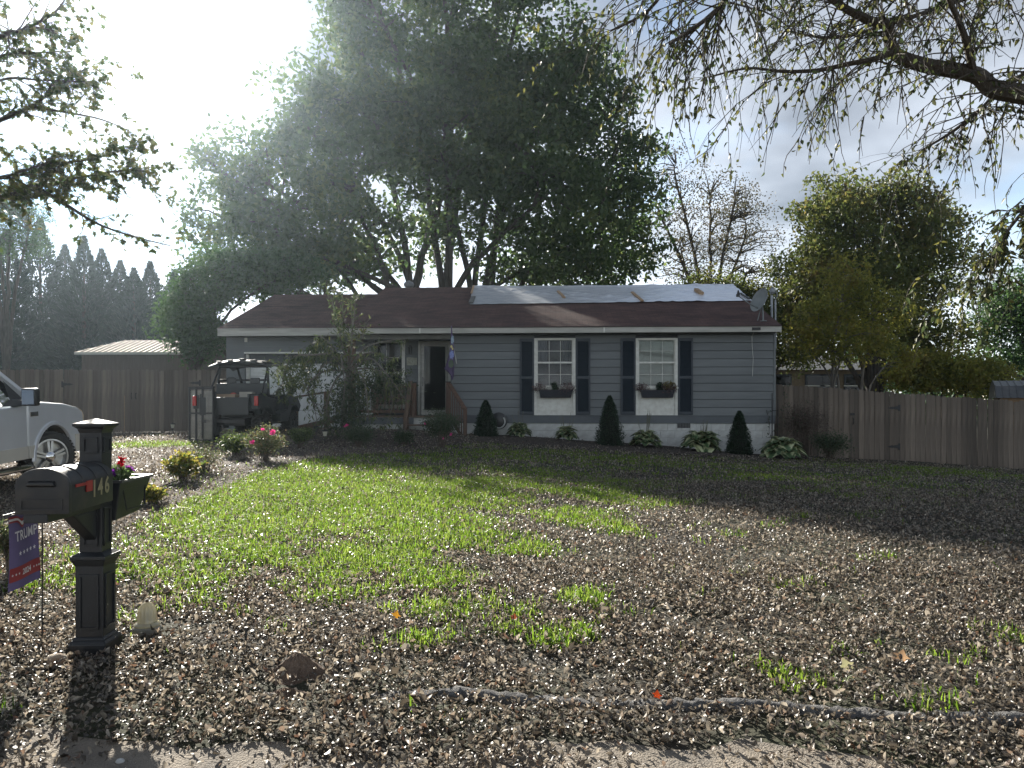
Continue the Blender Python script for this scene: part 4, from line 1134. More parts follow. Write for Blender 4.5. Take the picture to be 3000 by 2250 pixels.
cloth2d(.0, .58, lambda s: .925-.09*math.exp(-((s-.42)/.11)**2), lambda s: .955-.07*math.exp(-((s-.42)/.12)**2), .004, m_fw, 'swoosh', 30, 2)
def flat_print(vs, fs, cs, ct, off, m, name):
    MB().add([fmap(cs+x, ct+y, off) for x, y in vs], fs).build(name, m, yf)
vs, fs = text_mesh('TRUMP', .30, .006, 1.05)
vs2 = [(x*.83, y*.62) for x, y, _ in vs]
flat_print(vs2, fs, .55, .70, .004, m_fw, 'lettering')
vs, fs = text_mesh('2024', .2, .004)
flat_print([(x*.82, y*.55) for x, y, _ in vs], fs, .52, .205, .005, m_fw, 'lettering')
def star(cs, ct, r, asp=.69):
    vs = [(r*(1 if k % 2 == 0 else .42)*math.sin(k*PI/5), r*asp*(1 if k % 2 == 0 else .42)*math.cos(k*PI/5)) for k in range(10)]
    flat_print(vs, [tuple(range(10))], cs, ct, .005, m_fw, 'star')
for i in range(5): star(.28+i*.14, .47, .052)
for s in (.07, .16, .25, .79, .88, .95): star(s, .205, .03)

# bell-shaped garden light, stones, mounds, stake
bp_ = ground(431, 1852)
bp_.z += .045
bl_ = empty('bell_light', bp_, 0, 'cream glass bell-shaped garden light standing among the leaves', 'garden light')
m_bell = leaf_mat('cream_ribbed_glass', [(.46,.43,.33),(.46,.43,.33)], .40, .2, .7)
prof = [(.082,0),(.084,.010),(.078,.018),(.060,.026),(.056,.05),(.054,.095),(.047,.125),(.033,.146),(.016,.157),(.001,.158)]
MB().lathe([(.086,-.05),(.088,-.008),(.080,-.001)], 24).build('base', mat('grey_cream_base', (.35,.33,.27)), bl_)
mb = MB(); mb.lathe(prof, 56); 
mb.v = [((x*(1+.05*math.cos(14*math.atan2(y, x))) if .03 < z < .13 else x), (y*(1+.05*math.cos(14*math.atan2(y, x))) if .03 < z < .13 else y), z) for x, y, z in mb.v]
mb.build('bell', m_bell, bl_, smooth=True)
MB().lathe([(.03,.03),(.03,.11),(.02,.12)], 12).build('lamp_core', mat('lamp_core', (.35,.33,.25)), bl_)
mb = MB(); mb.lathe([(.008,.155),(.013,.163),(.012,.174),(.001,.18)], 10); mb.build('finial', mat('brown_knob', (.08,.05,.03)), bl_, smooth=True)
def rock(name, p, r, m, label, seed, cat='rock'):
    bm = bmesh.new(); bmesh.ops.create_icosphere(bm, subdivisions=3, radius=1)
    rs = np.random.default_rng(seed); dirs = unit(rs.normal(size=(9,3))); amp = rs.uniform(.75, .98, 9)
    for v in bm.verts:
        n = np.array(v.co); f = 1.0
        for d, a in zip(dirs, amp):
            q = float(n@d)
            if q > a: f = min(f, a/q)
        f += .03*math.sin(n[0]*7+seed)*math.sin(n[1]*6)+rs.normal(0,.008)
        v.co = Vector((n[0]*r[0]*f, n[1]*r[1]*f, n[2]*r[2]*f))
    for f in bm.faces: f.smooth = True
    me = bpy.data.meshes.new(name); bm.to_mesh(me); bm.free(); me.materials.append(m)
    o = link(name, me, None, p+Vector((0,0,r[2]*.55))); return tag(o, label, cat)
m_rock = mat('cream_brown_rock', (.42,.36,.27), (.24,.14,.08), .85, 12, .7, 40)
rock('rock', ground(166, 1953), (.066,.055,.052), m_rock, 'cream and brown stone by the foot of the mailbox post', 3)
rock('pebble', ground(172, 1975), (.020,.018,.013), mat('grey_pebble', (.3,.3,.29)), 'small pale grey pebble beside the larger stone', 5, 'stone')
def mound(p, rx, ry, h, label, seed):
    n, k = 40, 14; vs = [(0,0,h)]; rs = np.random.default_rng(seed)
    for i in range(1, k+1):
        t = i/k
        for j in range(n):
            a = 2*PI*j/n; rr = 1+.16*math.sin(3*a+seed)+.09*math.sin(7*a)+.05*math.sin(13*a+2)
            zz = h*(math.exp(-(t*1.9)**2)-math.exp(-(1.9)**2)*t) + rs.normal(0, .0045)*(1-t*.4)-.006*t
            x, y = rx*rr*t*math.cos(a), ry*rr*t*math.sin(a)
            vs.append((x, y, zz+float(gz(p.x+x, p.y+y))-p.z))
    fs = [(0, 1+j, 1+(j+1)%n) for j in range(n)]
    for i in range(k-1):
        for j in range(n): fs.append((1+i*n+j, 1+(i+1)*n+j, 1+(i+1)*n+(j+1)%n, 1+i*n+(j+1)%n))
    o = MB().add(vs, fs).build('dirt_mound', mat('loose_dirt', (.20,.14,.10), (.13,.09,.065), .95, 30, 1., 90), None, p, smooth=True)
    return tag(o, label, 'dirt mound')
mound(ground(872, 1975), .21, .15, .12, 'small heap of loose brown earth at the lawn edge', 1)
mound(ground(845, 2035), .17, .10, .03, 'flat patch of loose reddish earth between the heap and the road', 2)
sk = ground(718, 1905); mb = MB(); mb.tube([(0,0,-.05),(.004,.0,.07),(.006,.003,.142)], [.008,.008,.007], 6); mb.tube([(.006,.003,.128),(.006,.003,.143)], .011, 6)
o = mb.build('metal_stake', M['black_iron'], None, sk); tag(o, 'thin dark metal stake stuck in the leaf litter', 'stake')

# solar path lights
m_frost = mat('frosted_lamp', (.62,.60,.48), (.5,.48,.38), .3, 5)
def path_light(px, py, h, label, frost=True):
    p = ground(px, py); e = empty('path_light', p, 0, label, 'garden light', 'solar path lights in the flower bed')
    mb = MB(); mb.tube([(0,0,-.05),(0,0,h-.13)], .012, 6); mb.build('stake', M['black_iron'], e)
    mb = MB(); mb.lathe([(.035,h-.14),(.06,h-.03),(.06,h-.025)], 8); mb.build('lamp_shade', m_frost if frost else M['black_plastic'], e)
    mb = MB(); mb.lathe([(.085,h-.03),(.085,h-.015),(.05,h),(.012,h+.005),(.012,h+.03),(.001,h+.035)], 8); mb.build('cap', M['black_iron'], e)
path_light(952, 1302, .33, 'solar path light with cream lamp beside the small trimmed shrub')
path_light(926, 1290, .34, 'dark solar path light at the foot of the ramp', False)
path_light(787, 1300, .45, 'dark flat-capped solar path light behind the pink-flowered azalea', False)
path_light(506, 1268, .28, 'small pale solar path light on the grass before the left fence')
# ================================================================== vehicles
def wheel(parent, p, r, w, side, rim_r, steer=0.0, knobby=False, rim_mat=None, spokes=5):
    """side +1: outer face towards +x"""
    tw = MB()
    hw = w/2
    tw.lathe([(rim_r,-hw*.8),(rim_r+.02,-hw*.95),(r-.05,-hw),(r-.015,-hw*.85),(r,-hw*.6),(r,hw*.6),(r-.015,hw*.85),(r-.05,hw),(rim_r+.02,hw*.95),(rim_r,hw*.8)], 36, axis='x', closed=True)
    wh = tw.build('wheel', M['rubber'], parent, p, (0, 0, steer), smooth=True)
    tr = MB(); n = 26 if knobby else 44
    for i in range(n):
        for k in (-1, 1):
            a = 2*PI*(i+.25*k)/n; c, s = math.cos(a), math.sin(a); h = .022 if knobby else .008; l = PI*r/n*.55
            q = lambda t, rr, x: (x, rr*c - t*s, rr*s + t*c)
            x0, x1 = (.06*w*k, .52*w*k) if knobby else (.08*w*k, .44*w*k)
            tr.hexa([q(-l,r-.01,x0), q(l,r-.01,x0), q(l,r-.01,x1), q(-l,r-.01,x1), q(-l,r+h,x0), q(l,r+h,x0), q(l,r+h*.4,x1), q(-l,r+h*.4,x1)])
    tr.build('tread', M['rubber'], wh)
    rm = rim_mat or M['alloy']
    rb = MB(); o = side*hw*.62
    rb.lathe([(rim_r, o-side*.05), (rim_r+.004, o+side*.03), (rim_r-.02, o+side*.032), (rim_r-.035, o), (rim_r-.04, o-side*.10)], 36, axis='x')
    for i in range(spokes):
        for k in (-.13, .13):
            a = 2*PI*i/spokes + k + .3; a2 = 2*PI*i/spokes + k*.9 + .3
            p0 = (o+side*.01, .075*math.cos(a2+k), .075*math.sin(a2+k)); p1 = (o-side*.0, (rim_r-.025)*math.cos(a), (rim_r-.025)*math.sin(a))
            rb.beam(p0, p1, .036, .03, up=(1,0,0))
    rb.build('rim', rm, wh, smooth=True)
    hb = MB(); hb.lathe([(.085,o-side*.02),(.082,o+side*.022),(.05,o+side*.045),(.02,o+side*.05),(.001,o+side*.051)], 18, axis='x'); hb.build('hub_cap', M['chrome'] if rm is M['alloy'] else rm, wh, smooth=True)
    MB().lathe([(rim_r-.03,o-side*.11),(.001,o-side*.10)], 24, axis='x').build('brake_disc', M['black_iron'], wh)
    return wh
TX, TY = -8.10, 12.05
tz = float(gz(-7.2, TY))
trk = empty('pickup_truck', (TX, TY, tz+.0), R(1.5), 'silver crew-cab pickup truck parked on the drive with front wheel turned', 'truck')
trk.rotation_euler = (R(2.6), 0, R(1.0))
def side_panels(s):
    X0, X1 = (.66, .97) if s > 0 else (-.97, -.66)
    arc = lambda cy, r=.50: [(cy-r*math.cos(a), .40+r*math.sin(a)) for a in np.linspace(.06, PI-.06, 16)]
    P = [(-.655,.44)] + arc(0) + [(.74,.50),(.86,.62),(.885,.9),(.86,1.06),(.70,1.14),(.3,1.215),(-.25,1.26),(-.655,1.275)]
    MB().prism(P, 'x', X0, X1).build('fender', M['truck'], trk, bevel=.045, seg=4, smooth=True)
    D = [(-1.80,.44),(-.668,.44),(-.668,1.275),(-.95,1.215),(-1.80,1.235)]
    d1 = MB().prism(D, 'x', X0, X1+.004*s).build('door', M['truck'], trk, bevel=.035, seg=4, smooth=True)
    MB().box(*sorted((X1 if s > 0 else X0, (X1 if s > 0 else X0)+.03*s)), -1.70, -1.52, 1.02, 1.06).build('door_handle', M['truck'], d1, bevel=.01)
    D2 = [(-2.90,.44),(-1.812,.44),(-1.812,1.235),(-2.90,1.235)]
    MB().prism(D2, 'x', X0, X1+.004*s).build('door', M['truck'], trk, bevel=.035, seg=4, smooth=True)
    Bd = [(-4.75,.62),(-4.02,.56)] + [(y, z) for y, z in arc(-3.53)][::1] + [(-2.915,.44),(-2.915,1.28),(-4.75,1.28)]
    MB().prism(Bd, 'x', X0, X1).build('bed_side', M['truck'], trk, bevel=.035, seg=4, smooth=True)
    xo = X1 if s > 0 else X0
    for q0, q1 in ((-1.795,-.672),(-2.895,-1.817)):
        MB().box(*sorted((xo-.01*s, xo+.012*s)), q0, q1, .445, .63).build('lower_trim', M['truck_low'], trk, bevel=.006)
    MB().prism([(-.65,.445),(-.53,.445),(-.50,.63),(-.65,.63)], 'x', *sorted((xo-.01*s, xo+.012*s))).build('lower_trim', M['truck_low'], trk, bevel=.006)
    for cy in (0, -3.53):
        fl_ = MB(); ang = np.linspace(-.02, PI+.02, 24)
        vs = []
        for a in ang:
            c_, s_ = math.cos(a), math.sin(a)
            for r_, x_ in ((.488, .0), (.50, .025), (.545, .022), (.565, -.004)): vs.append((xo+s*(x_-.002), cy-r_*c_, .40+r_*s_))
        fl_.add(vs, [(i*4+j, i*4+j+1, (i+1)*4+j+1, (i+1)*4+j) for i in range(23) for j in range(3)])
        fl_.build('wheel_arch', M['truck'], trk, smooth=True)
        lin = MB(); vs = []
        for a in ang:
            for x_ in (.72 if s > 0 else -.95, .95 if s > 0 else -.72): vs.append((x_, cy-.49*math.cos(a), .40+.49*math.sin(a)))
        lin.add(vs, [(2*i, 2*i+1, 2*i+3, 2*i+2) for i in range(23)]); lin.build('wheel_well', M['black_plastic'], trk)
    # glasshouse
    xb, xt = .93*s, .74*s
    gl = MB().add([(xb,-.90,1.235),(xb,-1.78,1.235),(xt,-1.78,1.80),(xt,-1.30,1.80)], [(0,1,2,3)]); gl.build('side_window', M['glass_dark'], trk)
    gl = MB().add([(xb,-1.86,1.235),(xb,-2.80,1.235),(xt,-2.70,1.80),(xt,-1.86,1.80)], [(0,1,2,3)]); gl.build('side_window', M['glass_dark'], trk)
    for q0, q1, w_, h_, u_ in (((xb,-.44,1.27),(xt,-1.26,1.86),.07,.075,(s,0,.3)), ((xb,-1.82,1.22),(xt,-1.82,1.84),.06,.09,(0,1,0)), ((xb,-2.88,1.22),(xt,-2.80,1.84),.12,.14,(0,1,0))):
        MB().beam(q0, q1, w_, h_, up=u_).build('pillar', M['truck'], trk, bevel=.01)
    MB().add([(xb-.005*s,-.56,1.255),(xb-.005*s,-.93,1.22),(xt+.09*s,-.98,1.60)], [(0,1,2)]).build('quarter_glass', M['black_plastic'], trk)
    mr = MB(); x0 = xb+.14*s; x1 = xb+.36*s
    mr.box(*sorted((x0, x1)), -.98, -.86, 1.235, 1.49)
    mi = mr.build('side_mirror', M['black_plastic'], trk, bevel=.035, seg=3, smooth=True)
    MB().box(*sorted((x0+.025*s, x1-.025*s)), -.988, -.980, 1.26, 1.465).build('mirror_glass', mat('mirror_glass', (.16,.17,.18), None, .1, 5, metal=1.), mi)
    MB().hexa([(xb-.02*s,-.95,1.22),(x0+.06*s,-.95,1.24),(x0+.06*s,-.85,1.24),(xb-.02*s,-.80,1.22),(xb-.02*s,-.95,1.33),(x0+.06*s,-.95,1.31),(x0+.06*s,-.85,1.31),(xb-.02*s,-.80,1.33)]).build('mirror_arm', M['black_plastic'], mi)
    MB().box(*sorted((xo-.004*s, xo+.010*s)), -.60, -.40, 1.06, 1.13).build('fender_badge', M['chrome'], trk, bevel=.004)
    MB().prism([(.60,1.00),(.74,.86),(.90,.86),(.905,1.0),(.86,1.075),(.72,1.13)], 'x', *sorted((xo-.32*s, xo-.012*s))).build('headlight', mat('amber_clear_lens', (.75,.62,.42), None, .1, 4, coat=1), trk, bevel=.012)
    bar = MB(); bar.tube([(xo-.12*s,-.58,.30),(xo+.03*s,-.68,.33),(xo+.06*s,-.85,.33),(xo+.06*s,-2.7,.33),(xo+.02*s,-2.9,.33)], .045, 10); bar.build('step_bar', M['chrome'], trk, smooth=True)
    MB().box(*sorted((xo+.015*s, xo+.10*s)), -2.6, -1.0, .368, .378).build('step_pad', M['black_plastic'], trk)
for s in (1, -1): side_panels(s)
hd = MB(); hd.add([(-.70,.70,1.14),(0,.78,1.13),(.70,.70,1.14),(-.72,.3,1.245),(0,.34,1.27),(.72,.3,1.245),(-.76,-.55,1.30),(0,-.50,1.345),(.76,-.55,1.30),(-.68,.86,1.04),(0,.93,1.03),(.68,.86,1.04)],
                  [(0,1,4,3),(1,2,5,4),(3,4,7,6),(4,5,8,7),(9,10,1,0),(10,11,2,1)]); hd.build('hood', M['truck'], trk, smooth=True, ang=60)
MB().box(-.66,.66,.70,.92,.72,1.03).build('grille', M['chrome'], trk, bevel=.03)
bm_ = MB(); bm_.prism([(-.93,.62),(-.80,1.02),(0,1.06),(.80,1.02),(.93,.62),(.985,.60),(.985,.74),(.86,.90),(0,.93),(-.86,.90),(-.985,.74),(-.985,.60)], 'z', .42, .70); bm_.build('front_bumper', M['truck_low'], trk, bevel=.02)
MB().box(-.93,.93,-4.9,-4.76,.5,.72).build('rear_bumper', M['chrome'], trk, bevel=.02)
MB().box(-.66,.66,-4.75,.70,.46,.62).build('chassis', M['black_iron'], trk)
MB().box(-.655,.655,-4.74,-2.92,.80,.84).build('bed_floor', M['truck'], trk); MB().box(-.655,.655,-4.76,-4.72,.62,1.28).build('tailgate', M['truck'], trk)
MB().hexa([(-.76,-1.24,1.82),(.76,-1.24,1.82),(.76,-2.84,1.82),(-.76,-2.84,1.82),(-.66,-1.32,1.90),(.66,-1.32,1.90),(.66,-2.78,1.90),(-.66,-2.78,1.90)]).build('roof', M['truck'], trk, bevel=.03)
MB().add([(-.88,-.46,1.28),(.88,-.46,1.28),(.72,-1.25,1.83),(-.72,-1.25,1.83)], [(0,1,2,3)]).build('windscreen', M['glass_dark'], trk)
MB().add([(-.85,-2.89,1.24),(.85,-2.89,1.24),(.72,-2.82,1.82),(-.72,-2.82,1.82)], [(0,1,2,3)]).build('rear_window', M['glass_dark'], trk)
MB().box(-.65,.65,-.66,-.50,.62,1.25).build('dashboard', M['black_plastic'], trk)
for x in (-.38, .38): MB().hexa([(x-.25,-1.75,.62),(x+.25,-1.75,.62),(x+.25,-1.1,.62),(x-.25,-1.1,.62),(x-.25,-1.95,1.45),(x+.25,-1.95,1.45),(x+.25,-1.78,1.45),(x-.25,-1.78,1.45)]).build('seat', M['black_plastic'], trk, bevel=.04)
MB().box(-.655,.655,-2.90,-.66,.60,.64).build('cab_floor', M['black_plastic'], trk)
for sx in (1, -1):
    wheel(trk, (sx*.85, 0, .40), .40, .27, sx, .278, steer=R(-28))
    wheel(trk, (sx*.85, -3.53, .40), .40, .27, sx, .278)

# off-road utility vehicle before the garage
up = at(690, 1290, 18.9); UX, UY = up.x, 18.95
utv = empty('utility_vehicle', (UX, UY, float(gz(UX, UY))+.0), R(-3), 'dark off-road utility vehicle with roof and cargo bed parked before the garage', 'utility vehicle')
m_u = mat('dark_green_grey_plastic', (.026,.031,.032), (.020,.024,.025), .45, 5, .05, 100)
for sx in (1, -1):
    wheel(utv, (sx*.63, 0, .34), .34, .28, sx, .18, knobby=True, rim_mat=M['black_iron'])
    wheel(utv, (sx*.63, 2.02, .34), .34, .25, sx, .18, knobby=True, rim_mat=M['black_iron'])
    MB().prism([(-.62,.74),(-.46,.76)]+[(-.42*math.cos(a), .40+.42*math.sin(a)) for a in np.linspace(.5, PI-.5, 12)]+[(.55,.60),(.60,1.0),(-.62,1.08)], 'x', *sorted((sx*.60, sx*.79))).build('rear_fender', m_u, utv, bevel=.02)
    MB().prism([(.9,.40),(1.5,.42)]+[(2.02-.44*math.cos(a), .40+.44*math.sin(a)) for a in np.linspace(.35, PI-.6, 12)]+[(2.52,.82),(2.3,1.02),(1.55,1.12),(1.45,.72),(.9,.62)], 'x', *sorted((sx*.55, sx*.78))).build('front_fender', m_u, utv, bevel=.02)
    tl_ = MB().box(*sorted((sx*.70, sx*.79)), -.66, -.60, .82, 1.05).build('tail_light', M['red_lens'], utv, bevel=.008)
    MB().hexa([(sx*.30-.24,.62,.62),(sx*.30+.24,.62,.62),(sx*.30+.24,1.12,.62),(sx*.30-.24,1.12,.62),(sx*.30-.24,.42,1.28),(sx*.30+.24,.42,1.28),(sx*.30+.24,.56,1.28),(sx*.30-.24,.56,1.28)]).build('seat', M['black_plastic'], utv, bevel=.03)
    MB().box(sx*.30-.12, sx*.30+.12, .40, .48, 1.30, 1.52).build('headrest', M['black_plastic'], utv, bevel=.03)
    cg = MB(); cg.tube([(sx*.66,.40,.95),(sx*.64,.42,1.4),(sx*.60,.46,1.82),(sx*.58,.9,1.87),(sx*.58,1.45,1.84),(sx*.64,1.95,1.35),(sx*.66,2.05,1.05)], .032, 8); cg.tube([(sx*.62,.44,1.75),(sx*.66,-.05,1.12)], .026, 8)
    cg.build('roll_cage', M['black_iron'], utv, smooth=True)
    hn = MB(); hn.tube([(sx*.72,.7,.95),(sx*.78,.72,1.22),(sx*.78,1.1,1.24),(sx*.76,1.28,1.05),(sx*.74,1.3,.8)], .022, 6); hn.build('side_guard', M['black_iron'], utv, smooth=True)
    MB().box(*sorted((sx*.74, sx*.90)), 1.62, 1.67, 1.42, 1.58).build('mirror', M['black_plastic'], utv, bevel=.01)
MB().tube([(-.62,.46,1.80),(.62,.46,1.80)], .03, 8).build('cross_bar', M['black_iron'], utv); MB().tube([(-.62,.43,1.46),(.62,.43,1.46)], .025, 8).build('cross_bar', M['black_iron'], utv)
rfm = MB(); nx = 9; vs = []
for i in range(nx):
    x = -.80+1.6*i/(nx-1); z = 1.97-.14*abs(x/.8)**2.6
    for y, dz in ((.20,-.04),(.35,.0),(.9,.02),(1.5,.0),(1.72,-.06)): vs += [(x,y,z+dz),(x,y,z+dz-.035)]
fs = []
for i in range(nx-1):
    for j in range(4):
        k = (i*5+j)*2; k2 = ((i+1)*5+j)*2; fs += [(k,k2,k2+2,k+2),(k+1,k+3,k2+3,k2+1)]
    k = i*10; k2 = (i+1)*10; fs += [(k,k+1,k2+1,k2),(k+8,k2+8,k2+9,k+9)]
for k0 in (0, (nx-1)*10):
    for j in range(4): fs.append((k0+2*j, k0+2*j+2, k0+2*j+3, k0+2*j+1))
rfo = rfm.add(vs, fs).build('roof', m_u, utv, smooth=True)
for i in range(5): MB().box(-.62+i*.29, -.48+i*.29, .24, 1.5, 1.955-.03*abs(i-2), 1.99-.03*abs(i-2)).build('roof_rib', m_u, rfo, bevel=.01)
MB().box(-.66,.66,.36,.40,1.12,1.38).build('rear_panel', m_u, utv, bevel=.01)
MB().box(-.60,.60,-.68,.33,.70,.75).build('bed_floor', m_u, utv)
MB().box(-.59,.59,-.72,-.68,.60,1.02).build('tailgate', m_u, utv, bevel=.012); MB().box(-.59,.59,.29,.33,.751,1.12).build('bed_front', m_u, utv)
for sx in (1,-1): MB().box(*sorted((sx*.55, sx*.595)), -.675, .285, .751, 1.10).build('bed_side', m_u, utv)
MB().box(-.40,.40,-.45,2.45,.34,.52).build('chassis', M['black_iron'], utv); MB().box(-.545,.545,.6,1.95,.52,.60).build('cab_floor', M['black_plastic'], utv)
MB().hexa([(-.54,1.75,.60),(.54,1.75,.60),(.54,2.55,.60),(-.54,2.55,.60),(-.54,1.55,1.12),(.54,1.55,1.12),(.50,2.5,.95),(-.50,2.5,.95)]).build('hood', m_u, utv, bevel=.03)
MB().beam((-.5,-.70,.45),(.5,-.70,.45),.05,.07).build('rear_bumper', M['black_iron'], utv); MB().box(-.03,.03,-.80,-.5,.30,.38).build('hitch', M['black_iron'], utv)
MB().add([(-.55,1.50,1.15),(.55,1.50,1.15),(.55,1.40,1.50),(-.55,1.40,1.50)], [(0,1,2,3)]).build('windscreen', M['glass'], utv)
stw = MB(); stw.tube([(-.3+.17*math.cos(a), 1.28+.06*math.sin(a), 1.14+.16*math.sin(a)) for a in np.linspace(0, 2*PI, 17)], .014, 6); stw.build('steering_wheel', M['black_plastic'], utv)
# load in the bed
m_card = mat('cardboard', (.34,.26,.19), (.28,.21,.15), .85, 6)
b1_ = empty('cardboard_box', (0,0,0), 0, 'tan cardboard box in the cargo bed of the utility vehicle', 'box')
u2w = utv.matrix_basis.copy()
def in_utv(p): 
    c, s = math.cos(R(-3)), math.sin(R(-3)); return Vector((UX+p[0]*c-p[1]*s, UY+p[0]*s+p[1]*c, float(gz(UX,UY))+p[2]))
b1_.location = in_utv((-.12,-.35,.752)); MB().box(-.30,.30,-.2,.2,0,.34).build('carton', m_card, b1_, bevel=.006); MB().box(-.31,.31,-.205,-.02,.335,.347).build('flap', m_card, b1_)
b2_ = empty('cardboard_box', in_utv((.36,-.2,.752)), R(8), 'larger pale cardboard box leaning in the cargo bed', 'box'); MB().box(-.15,.15,-.2,.2,0,.40).build('carton', mat('pale_card', (.45,.42,.36), None, .85), b2_, bevel=.006); MB().box(-.152,.152,-.03,.03,.40,.403).build('packing_tape', m_card, b2_)
rg = MB(); rg.lathe([(.07,0),(.085,.05),(.075,.16),(.05,.18),(.02,.19)], 12); o = rg.build('fuel_can', mat('red_plastic', (.40,.07,.05)), None, in_utv((-.05,-.05,.752+.20)), bevel=0, smooth=True); tag(o, 'small red plastic can in the cargo bed', 'can')

# mesh gate panel leaning upright beside the vehicle
gp = ground(590, 1296)
gt = empty('mesh_gate', gp, R(-28), 'black metal mesh gate panel standing upright beside the utility vehicle', 'gate')
zt = CZ+(HY-1136)/F*gp.y-gp.z
mb = MB()
for x in (-.40, -.17, .05, .40): mb.box(x-.022, x+.022, -.02, .02, -.02, zt)
for z in (zt-.04, zt*.52, .04): mb.box(-.40, .40, -.018, .018, z, z+.035)
mb.box(-.43, .43, -.03, .03, zt, zt+.03); mb.build('frame', M['black_iron'], gt)
gm = MB()
for i in range(26):
    x = -.38+i*.0305; gm.box(x-.004, x+.004, -.004, .004, .05, zt-.04)
for i in range(42):
    z = .06+i*(zt-.12)/42; gm.box(-.39, .39, -.006, .0, z-.004, z+.004)
gm.build('wire_mesh', mat('bright_wire', (.30,.29,.27), None, .28, 5, metal=.9), gt)['kind'] = 'stuff'
MB().box(.12, .44, .03, .06, -.02, zt*.93).build('side_plate', M['black_plastic'], gt)
# ================================================================== garden plants
def scatter_leaves(name, P, L, W, m, parent=None, axis=None, fold=.15):
    V, Fq = leaf_quads(P, L, W, axis, fold); return link(name, np_mesh(name, V, [Fq], m), parent)
# dwarf conifers
m_spruce = leaf_mat('dwarf_spruce_needles', [(.012,.026,.016),(.020,.040,.022),(.030,.055,.028)], .12, .6, cluster=5.)
def dwarf_conifer(px, py_b, py_t, wpx, label, y):
    p = G((px-CX)/F*y, y); H = CZ+(HY-py_t)/F*y-p.z; Rr = wpx/2/F*y
    e = empty('dwarf_conifer', p, random.uniform(0, 6), label, 'shrub', 'cone-shaped dwarf conifers along the front wall')
    n = 9000; h = rng.random(n)**1.35; a = rng.uniform(0, 2*PI, n)
    rad = Rr*np.clip((1-h)**.72*1.02+.02, 0, 1)*np.where(h < .12, .86+h, 1)*(1+.13*np.sin(a*4+h*13+px)+.11*np.sin(a*7-h*19+px*2)+.08*np.sin(a*13+h*33))*rng.uniform(.70, 1.08, n)
    P = np.stack([rad*np.cos(a), rad*np.sin(a), h*H*.985+.01], 1)
    ax = unit(np.stack([np.cos(a), np.sin(a), np.full(n, .75)], 1)+rng.normal(0, .45, (n,3)))
    scatter_leaves('foliage', P, rng.uniform(.025,.055,n), .018, m_spruce, e, ax)
    n2 = 500; h = rng.random(n2); P = np.stack([rng.normal(0,Rr*.2,n2), rng.normal(0,Rr*.2,n2), h*H*.8], 1)
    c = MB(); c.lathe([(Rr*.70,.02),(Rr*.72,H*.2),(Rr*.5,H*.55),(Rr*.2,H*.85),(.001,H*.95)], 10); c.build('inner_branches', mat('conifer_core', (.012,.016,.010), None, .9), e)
    MB().tube([(0,0,-.05),(0,0,H*.9)], [.03,.006], 6).build('trunk', M['bark'], e)
dwarf_conifer(1423, 1288, 1174, 66, 'dwarf conifer standing left of the hose reel', 21.0)
dwarf_conifer(1786, 1308, 1160, 78, 'tall dwarf conifer between the two shuttered windows', 20.7)
dwarf_conifer(2166, 1318, 1205, 72, 'dwarf conifer near the right corner of the house', 20.6)
# hostas: every leaf a part
def hosta_mat():
    m, N, Lk, B = new_mat('variegated_hosta_leaf')
    tc = N.new('ShaderNodeTexCoord'); sp = N.new('ShaderNodeSeparateXYZ'); Lk.new(tc.outputs['Object'], sp.inputs[0])
    ab = N.new('ShaderNodeMath'); ab.operation = 'ABSOLUTE'; Lk.new(sp.outputs['X'], ab.inputs[0])
    no = N.new('ShaderNodeTexNoise'); no.inputs['Scale'].default_value = 12; Lk.new(tc.outputs['Object'], no.inputs['Vector'])
    ma = N.new('ShaderNodeMath'); ma.operation = 'MULTIPLY_ADD'; ma.inputs[1].default_value = .30; Lk.new(no.outputs['Fac'], ma.inputs[0]); Lk.new(ab.outputs[0], ma.inputs[2])
    rp = N.new('ShaderNodeValToRGB'); Lk.new(ma.outputs[0], rp.inputs[0])
    rp.color_ramp.elements[0].position = .22; rp.color_ramp.elements[0].color = (.07,.125,.05,1)
    rp.color_ramp.elements[1].position = .32; rp.color_ramp.elements[1].color = (.46,.49,.28,1)
    oi = N.new('ShaderNodeObjectInfo'); hs = N.new('ShaderNodeHueSaturation'); mr = N.new('ShaderNodeMapRange'); mr.inputs['To Min'].default_value = .7; mr.inputs['To Max'].default_value = 1.2
    Lk.new(oi.outputs['Random'], mr.inputs['Value']); Lk.new(mr.outputs[0], hs.inputs['Value']); Lk.new(rp.outputs[0], hs.inputs['Color'])
    Lk.new(hs.outputs[0], B.inputs['Base Color']); B.inputs['Roughness'].default_value = .45
    tr = N.new('ShaderNodeBsdfTranslucent'); Lk.new(hs.outputs[0], tr.inputs[0]); mx = N.new('ShaderNodeMixShader'); mx.inputs[0].default_value = .25
    Lk.new(B.outputs[0], mx.inputs[1]); Lk.new(tr.outputs[0], mx.inputs[2]); Lk.new(mx.outputs[0], N['Material Output'].inputs['Surface'])
    return m
m_hosta = hosta_mat()
def hosta_leaf(curl, wid):
    """unit leaf along +y: short stalk then a pointed heart blade arching over"""
    vs, fs = [], []; n = 9
    for i in range(n):
        t = i/(n-1); y = t; w = wid*(math.sin(PI*min(1, max(0, (t-.22)/.78))**.8) if t > .22 else .02); z = .85*t - (curl+.42)*t*t
        if t < .3: w = max(w, .02)
        for s in (-1, 0, 1): vs.append((s*w, y*.95, z+abs(s)*w*.22))
    for i in range(n-1):
        for j in range(2): k = i*3+j; fs.append((k, k+1, k+4, k+3))
    return MB().add(vs, fs).mesh('leaf', m_hosta, smooth=True, ang=180)
hl = [hosta_leaf(c, w) for c, w in ((.72,.36),(.92,.42),(.6,.33))]
m_stalk = mat('dry_stalk', (.11,.12,.07), (.09,.08,.05))
